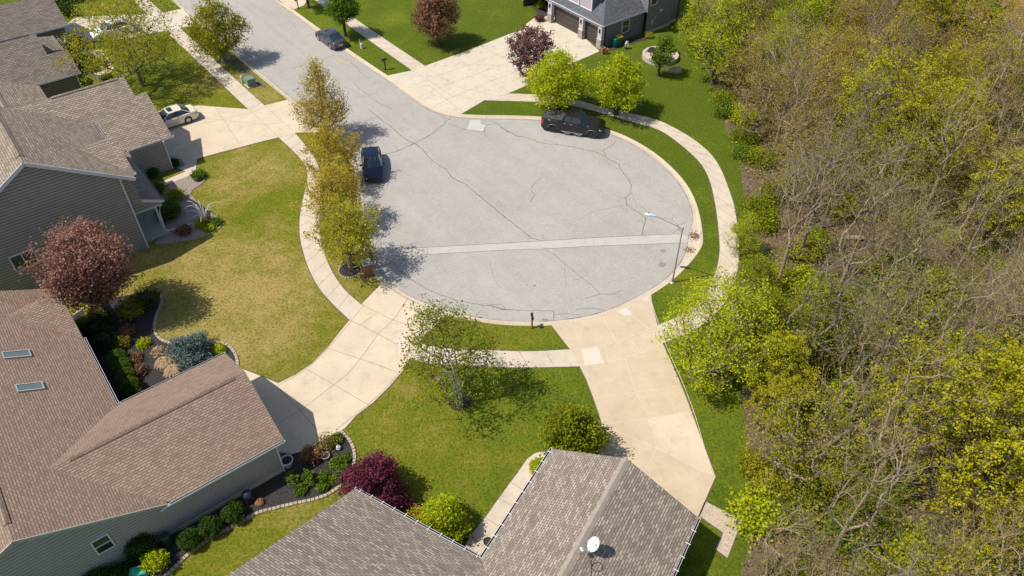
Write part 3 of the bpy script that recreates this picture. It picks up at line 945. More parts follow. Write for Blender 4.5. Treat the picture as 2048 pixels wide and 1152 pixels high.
def bar(mb, a, b, w, h, m=0):
    """box beam from a to b (a, b at its middle)"""
    a, b = np.array(a, float), np.array(b, float)
    d = b - a; L = np.linalg.norm(d); d /= L
    s = np.cross(d, [0, 0, 1.0])
    if np.linalg.norm(s) < 1e-6: s = np.array([1.0, 0, 0])
    s /= np.linalg.norm(s); u = np.cross(s, d)
    P = [[p + s * w / 2 * i + u * h / 2 * j for i, j in ((-1, -1), (1, -1), (1, 1), (-1, 1))] for p in (a, b)]
    mb.loft(P, m, closed=True, cap=True)

def gutter(root, off, runs, mat='white', w=.12, h=.12, name='gutter'):
    for a, b in runs:
        mb = MB(off)
        a, b = np.array(a, float), np.array(b, float)
        d = (b - a) / np.linalg.norm(b - a); s = np.array([-d[1], d[0], 0])
        # open trough: bottom, two sides with rolled lips
        q = [(-.5, .5), (-.5, -.5), (.5, -.5), (.5, .5), (.38, .5), (.38, -.36), (-.38, -.36), (-.38, .5)]
        rings = [[p + s * w * x + np.array([0, 0, h * z]) for x, z in q] for p in (a, b)]
        for j in range(8): mb.poly([rings[0][j], rings[0][(j + 1) % 8], rings[1][(j + 1) % 8], rings[1][j]], 1 if j in (4, 5, 6) else 0)
        for p in (a, b): bar(mb, p - d * .012 - s * w * .5, p - d * .012 + s * w * .5, .02, h)
        o = mb.build(name, [M[mat], M['darksoil']], root)
    return o

def ridge_cap(roof, off, a, b, mat, w=.34, h=.055, name='ridge_vent', slope=.5):
    mb = MB(off)
    a, b = np.array(a, float), np.array(b, float)
    d = (b - a) / np.linalg.norm(b - a); s = np.array([-d[1], d[0], 0])
    lo = -w * .5 * slope + h
    q = [(-.5, lo - .2), (-.5, lo), (0, h + .01), (.5, lo), (.5, lo - .2)]
    mb.loft([[p + s * w * x + np.array([0, 0, z]) for x, z in q] for p in (a, b)], 0, cap=True)
    return mb.build(name, M[mat], roof)

def window(root, off, p0, p1, z0, z1, out=.07, cols=1, rows=1, frame='white', glass='glass', fw=.07, name='window'):
    """frame and pane on the wall line p0-p1, outside on the right"""
    d = np.array([p1[0] - p0[0], p1[1] - p0[1], 0]); L = np.linalg.norm(d); d /= L
    n = np.array([d[1], -d[0], 0]); P0 = np.array([*p0, 0.0])
    def at(a, z, o): return P0 + d * a + n * o + np.array([0, 0, z])
    mb = MB(off)
    o = out
    def brick_(a0, a1, b0, b1, o0, o1):
        P = [[at(a0, b0, k), at(a1, b0, k), at(a1, b1, k), at(a0, b1, k)] for k in (o0, o1)]
        mb.loft(P, 0, closed=True, cap=True)
    brick_(-fw, L + fw, z0 - fw, z0, -.01, o); brick_(-fw, L + fw, z1, z1 + fw, -.01, o)
    brick_(-fw, 0, z0, z1, -.01, o); brick_(L, L + fw, z0, z1, -.01, o)
    for i in range(1, cols):
        a = L * i / cols; brick_(a - .03, a + .03, z0, z1, -.01, o - .005)
    for i in range(1, rows):
        z = z0 + (z1 - z0) * i / rows; brick_(0, L, z - .025, z + .025, -.01, o - .005)
    w = mb.build(name, M[frame], root)
    g = MB(off); g.poly([at(0, z0, .03), at(L, z0, .03), at(L, z1, .03), at(0, z1, .03)])
    g.build('pane', M[glass], w)
    return w

def house_root(name, s, t, label, cat='house', ang=H_ANG):
    c, sn = math.cos(ang), math.sin(ang)
    return empty(name, (s * c - t * sn, s * sn + t * c, 0), ang, label, cat), (s, t, 0)

def post(mb, x, y, z0, z1, w, m=0):
    mb.box((x, y, (z0 + z1) / 2), (w, w, z1 - z0), 0, m)

# ---- brown-roofed house at the lower left
hb, of = house_root('house', -3, 36, 'single storey house with a brown shingle roof and two skylights')
K = .5
me_, ez = -.9, 2.85                                 # main eave
rid_s = -7.2; rz = ez + K * (me_ - rid_s)
tn, tf = 28.5, 49.62
zr = ez + K * 4.15
roof = roof_part(hb, 'roof', 'roof_brown', [
    [(me_, tn, ez), (me_, tf, ez), (rid_s, tf, rz), (rid_s, tn, rz)],
    [(rid_s, tn, rz), (rid_s, tf, rz), (-13.5, tf, ez), (-13.5, tn, ez)],
    [(5.78, 28.5, ez), (-.7, 28.5, ez), (-6, 32.68, zr), (5.78, 32.68, zr)],
    [(5.78, 32.68, zr), (-6, 32.68, zr), (-.7, 36.86, ez), (5.78, 36.86, ez)],
    [(-.95, 43.7, ez), (-.9, 43.7, ez), (-.9, 46.62, 4.5), (-5, 46.62, 4.5)],
    [(-.9, 46.62, 4.5), (-.9, 49.6, ez), (-.95, 49.6, ez), (-5, 46.62, 4.5)]], of, edge='side_grey')
ridge_cap(roof, of, (-4.0, 32.68, zr), (5.1, 32.68, zr), 'roof_brown')
ridge_cap(roof, of, (rid_s, 29.6, rz), (rid_s, 48.8, rz), 'roof_brown')
for (a, b) in (((-5.02, 42.26), (-3.72, 42.92)), ((-4.99, 39.08), (-3.76, 39.74))):
    mb = MB(of)
    zz = lambda s: ez + K * (me_ - s)
    for s0, t0, s1, t1 in ((a[0], a[1], b[0], a[1] + .07), (a[0], b[1] - .07, b[0], b[1]), (a[0], a[1] + .07, a[0] + .07, b[1] - .07), (b[0] - .07, a[1] + .07, b[0], b[1] - .07)):
        P = [[(s0, t0, zz(s0) + h), (s1, t0, zz(s1) + h), (s1, t1, zz(s1) + h), (s0, t1, zz(s0) + h)] for h in (-.02, .11)]
        mb.loft(P, 0, closed=True, cap=True)
    sk = mb.build('skylight', M['fascia'], roof)
    g = MB(of); g.poly([(a[0] + .06, a[1] + .06, zz(a[0] + .06) + .07), (b[0] - .06, a[1] + .06, zz(b[0] - .06) + .07), (b[0] - .06, b[1] - .06, zz(b[0] - .06) + .07), (a[0] + .06, b[1] - .06, zz(a[0] + .06) + .07)])
    g.build('skylight_pane', M['skyglass'], roof)
mb = MB(of)
siding(mb, (-13.2, 28.68), (-1.05, 28.68), [(0, -.1), (12.15, -.1), (12.15, 2.75), (6.0, 5.86), (0, 2.75)])
wall_rect(mb, (-1.05, 28.68), (5.2, 28.68), .3, 2.72)
wall_rect(mb, (5.2, 36.6), (-1.2, 36.6), -.1, 2.72)
wall_rect(mb, (-1.3, 36.6), (-1.3, 43.9), -.1, 2.72); siding(mb, (-1.2, 43.9), (-1.2, 49.4), [(0, -.1), (5.5, -.1), (5.5, 2.7), (2.72, 4.3), (0, 2.7)])
siding(mb, (-1.3, 49.35), (-13.2, 49.35), [(0, -.1), (11.9, -.1), (11.9, 2.75), (5.9, 5.8), (0, 2.75)]); wall_rect(mb, (-13.2, 49.35), (-13.2, 28.68), -.1, 2.72)
mb.build('wall', [M['side_grey'], M['gap']], hb)
mb = MB(of); bar(mb, (-1.05, 28.66, .1), (5.2, 28.66, .1), .06, .4); mb.build('foundation', M['walk'], hb)
mb = MB(of)
siding(mb, (5.2, 28.68), (5.2, 36.6), [(0, 2.2), (7.92, 2.2), (7.92, 2.75), (3.96, 4.75), (0, 2.75)]); mb.build('gable', [M['side_grey'], M['gap']], hb)
for t0, t1 in ((28.68, 29.6), (35.6, 36.6)): MB(of).box((5.14, (t0 + t1) / 2, 1.1), (.30, t1 - t0, 2.3)).build('brick_pier', M['brick'], hb)
mb = MB(of); mb.box((5.1, 32.6, 1.1), (.06, 6.0, 2.2)); mb.build('garage_door', M['white'], hb)
gutter(hb, of, [((-.9, 28.43, ez - .08), (5.8, 28.43, ez - .08)), ((-.7, 36.93, ez - .08), (5.8, 36.93, ez - .08)), ((me_ + .08, 36.95, ez - .08), (me_ + .08, 43.7, ez - .08))])
mb = MB(of); post(mb, 5.26, 28.62, 0, 2.72, .09); mb.build('downspout', M['white'], hb)
mb = MB(of); bar(mb, (-.8, 28.45, 2.78), (-1.35, 28.5, 2.55), .08, .1); mb.build('gutter_spout', M['white'], hb)
for a, b in (((me_, tn - .02, ez - .1), (rid_s, tn - .02, rz - .1)), ((rid_s, tn - .02, rz - .1), (-13.5, tn - .02, ez - .1))): mb = MB(of); bar(mb, a, b, .05, .2); mb.build('rake_board', M['side_grey'], hb)
window(hb, of, (-4.75, 28.68), (-4.0, 28.68), 1.75, 2.85, cols=1, rows=2)

# ---- taupe house in the middle left
ht, of = house_root('house', 3, 62, 'two storey taupe sided house with a tan shingle roof and small covered porch')
E2, RS, RZ = 6.35, .8, 10.2
ks = (RZ - E2) / (6.9 - RS)
gz = 3.0 + .5 * 6.5
roof = roof_part(ht, 'roof', 'roof_tan', [
    [(6.9, 53.85, E2), (6.9, 63.4, E2), (RS, 63.4, RZ), (RS, 53.85, RZ)],
    [(RS, 53.85, RZ), (RS, 63.4, RZ), (-5.4, 63.4, E2), (-5.4, 53.85, E2)],
    # lower rear wing
    [(5.2, 63.0, 4.55), (5.2, 76.7, 4.55), (1.7, 76.7, 6.3), (1.7, 63.0, 6.3)], [(1.7, 63.0, 6.3), (1.7, 76.7, 6.3), (-5.2, 76.7, 2.9), (-5.2, 63.0, 2.9)],
    # front bay cross gable
    [(6.0, 54.5, 6.32), (7.1, 54.5, 6.32), (7.1, 57.55, 7.85), (2.5, 57.55, 7.85)],
    [(7.1, 57.55, 7.85), (7.1, 60.6, 6.32), (6.0, 60.6, 6.32), (2.5, 57.55, 7.85)],
    # garage wing
    [(12.25, 63.7, 3.0), (12.25, 68.2, 5.25), (11.25, 68.2, 5.25), (11.25, 70.2, gz), (1.5, 70.2, gz), (1.5, 63.7, 3.0)],
    [(11.25, 70.2, gz), (11.25, 76.7, 3.0), (1.5, 76.7, 3.0), (1.5, 70.2, gz)]], of)
ridge_cap(roof, of, (RS, 54.8, RZ), (RS, 62.6, RZ), 'roof_tan', .5, slope=.63); ridge_cap(roof, of, (1.7, 69.0, 6.3), (1.7, 76, 6.3), 'roof_tan', .5)
ridge_cap(roof, of, (5.2, 70.2, gz), (10.7, 70.2, gz), 'roof_tan')
pr = roof_part(ht, 'porch_roof', 'roof_porch', [[(8.25, 54.95, 3.05), (8.25, 63.6, 3.05), (6.2, 63.6, 4.1), (6.2, 54.95, 4.1)]], of)
mb = MB(of)
siding(mb, (-5.1, 54.2), (5.9, 54.2), [(0, -1.0), (11, -1.0), (11, 6.6), (5.9, 10.0), (0, 6.6)])
wall_rect(mb, (5.9, 54.2), (5.9, 63.2), -.1, 6.5); siding(mb, (5.9, 63.2), (-5.1, 63.2), [(0, -.1), (11, -.1), (11, 6.5), (5.1, 10.0), (0, 6.5)]); wall_rect(mb, (-5.1, 63.2), (-5.1, 54.2), -.1, 6.5); wall_rect(mb, (-4.9, 76.4), (-4.9, 63.2), -.1, 2.85)
wall_rect(mb, (5.9, 63.5), (11.3, 63.5), .15, 2.95)
siding(mb, (11.3, 63.5), (11.3, 76.4), [(0, -.1), (12.9, -.1), (12.9, 2.95), (6.5, 6.1), (0, 2.95)])
wall_rect(mb, (11.3, 76.4), (-4.9, 76.4), -.1, 2.95)
mb.build('wall', [M['side_taupe'], M['gap']], ht)
mb = MB(of)
siding(mb, (5.95, 54.86), (6.85, 54.86), [(0, 3.6), (.9, 3.6), (.9, 6.2), (0, 6.2)]); siding(mb, (6.85, 54.86), (6.85, 60.3), [(0, 3.6), (5.44, 3.6), (5.44, 6.25), (2.72, 7.6), (0, 6.25)])
siding(mb, (6.0, 54.96), (8.1, 54.96), [(0, 2.75), (2.1, 2.75), (2.1, 3.0), (.85, 3.66), (0, 3.66)])
mb.build('bay', [M['side_taupe'], M['gap']], ht)
for nm, a, b, w, h in (('corner_board', (5.93, 54.17, 6.45), (5.93, 54.17, 0), .12, .12), ('corner_board', (11.33, 63.47, 2.9), (11.33, 63.47, .1), .1, .1), ('corner_board', (-5.1, 54.17, 6.45), (-5.1, 54.17, 0), .12, .12),
        ('rake_board', (RS, 53.82, RZ - .14), (6.9, 53.82, E2 - .14), .05, .26), ('rake_board', (RS, 53.82, RZ - .14), (-5.4, 53.82, E2 - .14), .05, .26), ('rake_board', (6.15, 54.9, 3.98), (8.3, 54.9, 2.95), .05, .2), ('porch_beam', (6.0, 54.93, 2.72), (8.1, 54.93, 2.72), .06, .08)):
    mb = MB(of); bar(mb, a, b, w, h); mb.build(nm, M['greywhite'], ht)
gutter(ht, of, [((6.98, 60.65, E2 - .05), (6.98, 63.4, E2 - .05)), ((5.9, 54.42, 6.27), (7.1, 54.42, 6.27)), ((7.1, 54.42, 6.27), (7.15, 55.4, 6.27)), ((8.33, 54.9, 2.98), (8.33, 63.5, 2.98)), ((8.4, 63.62, 2.94), (12.3, 63.62, 2.94)), ((12.33, 63.7, 2.94), (12.33, 64.3, 2.94))])
mb = MB(of); mb.tube([(8.15, 55.0, 2.7), (7.95, 55.05, 2.5), (7.78, 55.1, 2.0), (7.72, 55.12, .2), (7.95, 55.1, .1), (9.2, 54.9, .09), (9.6, 54.85, .09)], .05, 6)
mb.build('downspout', M['white'], ht)
for t in (55.3, 59.3): mb = MB(of); post(mb, 7.65, t, .1, 2.9, .16); mb.build('porch_post', M['greywhite'], ht)
mb = MB(of); mb.box((6.9, 57.5, .05), (2.0, 5.4, .2)); mb.build('porch_floor', M['swale'], ht)
mb = MB(of); mb.box((11.34, 70, 1.15), (.06, 8.5, 2.3)); mb.build('garage_door', M['white'], ht)
window(ht, of, (-2.72, 54.2), (-1.25, 54.2), 2.26, 3.45, cols=2)

# ---- grey-brown roofed house at the far left
hf, of = house_root('house', 4, 88, 'low house under grey brown shingles at the upper left corner')
roof = roof_part(hf, 'roof', 'roof_dark', [
    [(9.35, 80.9, 2.9), (9.35, 83.6, 4.25), (7.5, 83.6, 4.25), (7.5, 86.0, 5.45), (-6, 86.0, 5.45), (-6, 80.9, 2.9)],
    [(7.5, 86.0, 5.45), (7.5, 91.1, 2.9), (-6, 91.1, 2.9), (-6, 86.0, 5.45)],
    [(11.45, 92.9, 2.9), (11.45, 97.0, 4.95), (-6, 97.0, 4.95), (-6, 92.9, 2.9)],
    [(11.45, 97.0, 4.95), (11.45, 101.1, 2.9), (-6, 101.1, 2.9), (-6, 97.0, 4.95)],
    [(7.0, 87.0, 3.3), (9.25, 87.0, 2.9), (9.25, 91.0, 2.9), (7.0, 91.0, 3.3)]], of)
mb = MB(of)
wall_rect(mb, (-5.5, 81.2), (8.9, 81.2), -.1, 2.85); siding(mb, (8.9, 81.2), (8.9, 84), [(0, -.1), (2.8, -.1), (2.8, 4.2), (0, 2.85)]); wall_rect(mb, (8.9, 84), (7.2, 84), -.1, 4.2)
siding(mb, (7.2, 84), (7.2, 91), [(0, -.1), (7, -.1), (7, 2.85), (2, 5.3), (0, 4.3)])
wall_rect(mb, (-5.5, 93.0), (10.95, 93.0), -.1, 2.85); siding(mb, (10.95, 93.0), (10.95, 101), [(0, -.1), (8, -.1), (8, 2.85), (4, 4.85), (0, 2.85)])
wall_rect(mb, (10.95, 101), (-5.5, 101), -.1, 2.85); wall_rect(mb, (-5.5, 101), (-5.5, 81.2), -.1, 2.85)
mb.build('wall', [M['side_far'], M['gap']], hf)
gutter(hf, of, [((-5.5, 80.83, 2.83), (9.4, 80.83, 2.83)), ((7.6, 92.83, 2.83), (11.5, 92.83, 2.83)), ((9.32, 87, 2.84), (9.32, 91.0, 2.84))], w=.16, h=.15)
for s_, t_ in ((8.93, 81.15), (10.98, 92.95), (9.1, 87.2)): mb = MB(of); post(mb, s_, t_, 0, 2.8, .1); mb.build('corner_board', M['greywhite'], hf)
mb = MB(of); mb.box((10.99, 97, 1.1), (.06, 5, 2.2)); mb.build('garage_door', M['white'], hf)

# ---- slate-grey house behind the right-hand driveway
hg, of = house_root('house', 61, 61, 'slate grey house with dark garage doors and stone veneer pillars')
e = 2.75
roof = roof_part(hg, 'roof', 'roof_slate', [
    [(57.15, 57.3, e), (60.9, 61.0, 6.35), (60.9, 68.2, 6.35), (57.15, 71.9, e)],
    [(57.15, 57.3, e), (64.9, 57.3, e), (64.9, 61.0, 6.35), (60.9, 61.0, 6.35)],
    [(57.15, 71.9, e), (60.9, 68.2, 6.35), (64.9, 68.2, 6.35), (64.9, 71.9, e)],
    [(60.9, 61.0, 6.35), (64.9, 61.0, 6.35), (64.9, 68.2, 6.35), (60.9, 68.2, 6.35)]], of, edge='greywhite')
up_ = roof_part(hg, 'upper_roof', 'roof_slate', [
    [(63.2, 56.5, 5.9), (69.6, 56.5, 5.9), (69.6, 64, 9.2), (63.2, 64, 9.2)], [(63.2, 64, 9.2), (69.6, 64, 9.2), (69.6, 71.5, 5.9), (63.2, 71.5, 5.9)]], of, edge='greywhite')
mb = MB(of)
wall_rect(mb, (57.45, 57.55), (63.75, 57.55), -.1, 2.7)
siding(mb, (63.6, 57.0), (67.6, 57.0), [(0, .3), (4, .3), (4, 5.85), (0, 5.85)]); siding(mb, (67.6, 57.35), (69.1, 57.35), [(0, .3), (1.5, .3), (1.5, 5.85), (0, 5.85)])
siding(mb, (69.1, 57.35), (69.1, 71), [(0, -.1), (13.65, -.1), (13.65, 5.85), (6.8, 8.9), (0, 5.85)]); wall_rect(mb, (69.1, 71), (57.45, 71.6), -.1, 2.7); wall_rect(mb, (63.6, 71), (63.6, 57.0), 2.6, 5.85)
mb.build('wall', [M['side_slate'], M['gap']], hg)
MB(of).box((65.6, 57.0, .1), (4, .1, .5)).build('foundation', M['walk'], hg); MB(of).box((68.4, 57.35, .1), (1.4, .1, .5)).build('foundation', M['walk'], hg)
# garage front: header, pillars with stone bases, doors set back
mb = MB(of); mb.box((57.35, 64.0, 2.52), (.34, 13.0, .40)); mb.build('garage_header', M['fascia'], hg)
pil = [57.72, 60.78, 66.2]
for t in pil:
    pl = MB(of).box((57.3, t, 1.75), (.42, .62, 1.3)).box((57.27, t, 1.08), (.52, .72, .06)).build('pillar', M['side_lav'], hg)
    MB(of).box((57.27, t, .5), (.50, .70, 1.1)).build('stone_base', M['stone'], pl)
for t0, t1 in ((58.1, 60.42), (61.15, 65.85)):
    mb = MB(of)
    for i in range(4): mb.box((57.62, (t0 + t1) / 2, .29 + i * .565), (.05, t1 - t0, .545))
    mb.box((57.66, (t0 + t1) / 2, 1.15), (.05, t1 - t0, 2.3))
    d = mb.build('garage_door', M['door'], hg)
    k = int((t1 - t0) / .58)
    for i in range(k):
        a = t0 + .12 + i * (t1 - t0 - .1) / k
        MB(of).poly([(57.592, a, 1.86), (57.592, a + .38, 1.86), (57.592, a + .38, 2.14), (57.592, a, 2.14)]).build('door_window', M['glass'], d)
for t in pil:
    mb = MB(of); mb.box((57.02, t, 2.0), (.12, .16, .34), taper=.7); mb.box((57.06, t, 2.2), (.16, .2, .05)); mb.build('wall_lamp', M['black'], hg)
# dormers with pale siding
for t0, t1, s0 in ((59.9, 61.75, 57.75), (62.0, 64.4, 57.75), (66.0, 69.0, 57.75)):
    mb = MB(of)
    zb = e + (s0 - 57.15) * .96
    wall_rect(mb, (s0, t1), (s0, t0), zb - .1, 6.3, lap=.13)
    dm = mb.build('dormer', [M['side_lav'], M['gap']], hg)
    mb = MB(of); siding(mb, (s0, t0), (61.2, t0), [(0, zb - .1), (3.4, 5.9), (3.4, 6.3), (0, 6.3)]); siding(mb, (61.2, t1), (s0, t1), [(0, 5.9), (3.4, zb - .1), (3.4, 6.3), (0, 6.3)]); mb.build('dormer_side', [M['side_slate'], M['gap']], dm)
    mb = MB(of)
    for t in (t0, t1): bar(mb, (s0 - .02, t, zb), (s0 - .02, t, 6.3), .1, .1)
    bar(mb, (s0 - .03, t0, zb + .02), (s0 - .03, t1, zb + .02), .07, .1); mb.build('dormer_trim', M['white'], dm)
    mb = MB(of); mb.box((59.4, (t0 + t1) / 2, 6.37), (4.0, t1 - t0 + .4, .14)); mb.build('dormer_roof', M['roof_slate'], dm)
gutter(hg, of, [((57.08, 57.3, e - .06), (57.08, 71.9, e - .06)), ((57.15, 57.22, e - .06), (64.9, 57.22, e - .06))], mat='greywhite')
for s_, t_, h_ in ((57.75, 57.5, 2.6), (69.15, 57.3, 5.8)): mb = MB(of); post(mb, s_, t_, 0, h_, .09); mb.build('downspout', M['black'], hg)
window(hg, of, (60.35, 57.55), (61.35, 57.55), .95, 2.25, rows=2)
window(hg, of, (64.0, 57.0), (64.9, 57.0), 3.3, 4.6, rows=2)
mb = MB(of)
for s, z, w in ((64.5, 1.3, .28), (64.95, 1.75, .16)): mb.box((s, 56.92, z), (w, .14, w * 1.5))
mb.tube([(64.5, 56.93, 1.2), (64.5, 56.93, .2)], .03, 5); mb.build('meter_box', M['fascia'], hg)
mb = MB(of); mb.lathe([(.02, 0), (.14, .03), (.2, .1)], (65.7, 56.85, 2.35), 10); mb.box((65.7, 56.95, 2.25), (.1, .15, .2)); mb.build('floodlight', M['white'], hg)

# ---- mosaic-shingled house at the bottom centre
B_ANG = R(-30)
hm, of = house_root('house', -8, 17, 'house with mottled brown grey shingles and a satellite dish on its ridge', ang=B_ANG)
ez, K = 2.85, .51
rz = ez + K * 4.3
pm = roof_part(hm, 'roof', 'roof_mosaic', [
    [(-10.75, 23.15, ez), (-6.45, 23.15, rz), (-6.45, 6, rz), (-10.75, 6, ez)],
    [(-6.45, 23.15, rz), (-2.15, 23.15, ez), (-2.15, 6, ez), (-6.45, 6, rz)],
    [(-18.75, 15.55, ez), (-10.7, 15.55, ez), (-6.5, 11.35, ez + K * 4.2), (-6.5, 6.5, ez + K * 9.05), (-18.75, 6.5, ez + K * 9.05)],
    [(-18.75, 6.5, ez + K * 9.05), (-6.5, 6.5, ez + K * 9.05), (-6.5, -2.5, ez), (-18.75, -2.5, ez)]], of, edge='fascia')
ridge_cap(pm, of, (-6.45, 23.1, rz), (-6.45, 8, rz), 'ridge_pale', .40, .010, name='ridge_cap')
mb = MB(of)
wall_rect(mb, (-10.4, 15.2), (-10.4, 22.8)[::1], -.1, 2.75) if False else None
siding(mb, (-2.4, 22.8), (-10.4, 22.8), [(0, -.1), (8, -.1), (8, 2.8), (4, 4.85), (0, 2.8)])
wall_rect(mb, (-10.4, 22.8), (-10.4, 15.25), -.1, 2.75); wall_rect(mb, (-10.4, 15.25), (-18.4, 15.25), -.1, 2.75); wall_rect(mb, (-2.4, 6), (-2.4, 22.8), -.1, 2.75)
siding(mb, (-18.4, 15.25), (-18.4, -2.2), [(0, -.1), (17.45, -.1), (17.45, 2.75), (8.7, 7.1), (0, 2.75)])
mb.build('wall', [M['side_grey'], M['gap']], hm)
mb = MB(of); mb.box((-6.4, 22.84, 1.1), (4.9, .06, 2.2)); mb.build('garage_door', M['white'], hm)
gut = gutter(hm, of, [((-18.75, 15.62, ez - .06), (-10.9, 15.62, ez - .06)), ((-10.82, 15.6, ez - .06), (-10.82, 23.2, ez - .06)), ((-2.08, 6, ez - .06), (-2.08, 23.2, ez - .06))])
mb = MB(of)
for k in range(10): bar(mb, (-10.94, 16.2 + k * .74, ez + .015), (-10.62, 16.2 + k * .74, ez + .035), .03, .02)
for k in range(11): bar(mb, (-18.4 + k * .74, 15.74, ez + .015), (-18.4 + k * .74, 15.42, ez + .035), .03, .02)
for k in range(16): bar(mb, (-1.96, 10 + k * .82, ez + .015), (-2.28, 10 + k * .82, ez + .035), .03, .02)
mb.build('gutter_strap', M['white'], gut)

# ---- brick-red roofed house at the upper right
hr, of = house_root('house', 96, 26, 'house with an orange brick red shingle roof among trees at the upper right')
roof = roof_part(hr, 'roof', 'roof_terra', [
    [(91.0, 12, 2.9), (91.0, 31.7, 2.9), (93.4, 31.7, 4.05), (93.4, 33.2, 4.05), (98, 33.2, 6.25), (98, 12, 6.25)],
    [(98, 12, 6.25), (98, 33.2, 6.25), (105, 33.2, 2.9), (105, 12, 2.9)],
    [(90.9, 31.9, 2.75), (90.9, 35.0, 2.75), (93.9, 35.9, 3.2), (93.9, 31.9, 3.2)]], of, edge='white')
mb = MB(of)
wall_rect(mb, (91.5, 31.5), (91.5, 12.4), -.1, 2.8); siding(mb, (104.5, 32.9), (91.5, 32.9), [(0, -.1), (13, -.1), (13, 2.8), (6.5, 5.9), (0, 2.8)])
mb.build('wall', [M['side_far'], M['gap']], hr)
gutter(hr, of, [((90.93, 12, 2.84), (90.93, 31.6, 2.84)), ((90.85, 31.9, 2.7), (90.85, 35.0, 2.7)), ((93.3, 31.75, 4.0), (93.3, 33.2, 4.0))], w=.16, h=.15)
window(hr, of, (91.5, 29.6), (91.5, 27.6), 1.0, 2.3, cols=2)
# ------------------------------------------------------------------ vehicles
def paint(name, col, metal=.35, rough=.28):
    m, nt, b, out = new_mat(name)
    b.inputs['Base Color'].default_value = (*col, 1)
    b.inputs['Metallic'].default_value = metal
    b.inputs['Roughness'].default_value = rough
    b.inputs['Coat Weight'].default_value = .4
    b.inputs['Coat Roughness'].default_value = .06
    return m

def lerp(x, xs, ys):
    return float(np.interp(x, xs, ys))

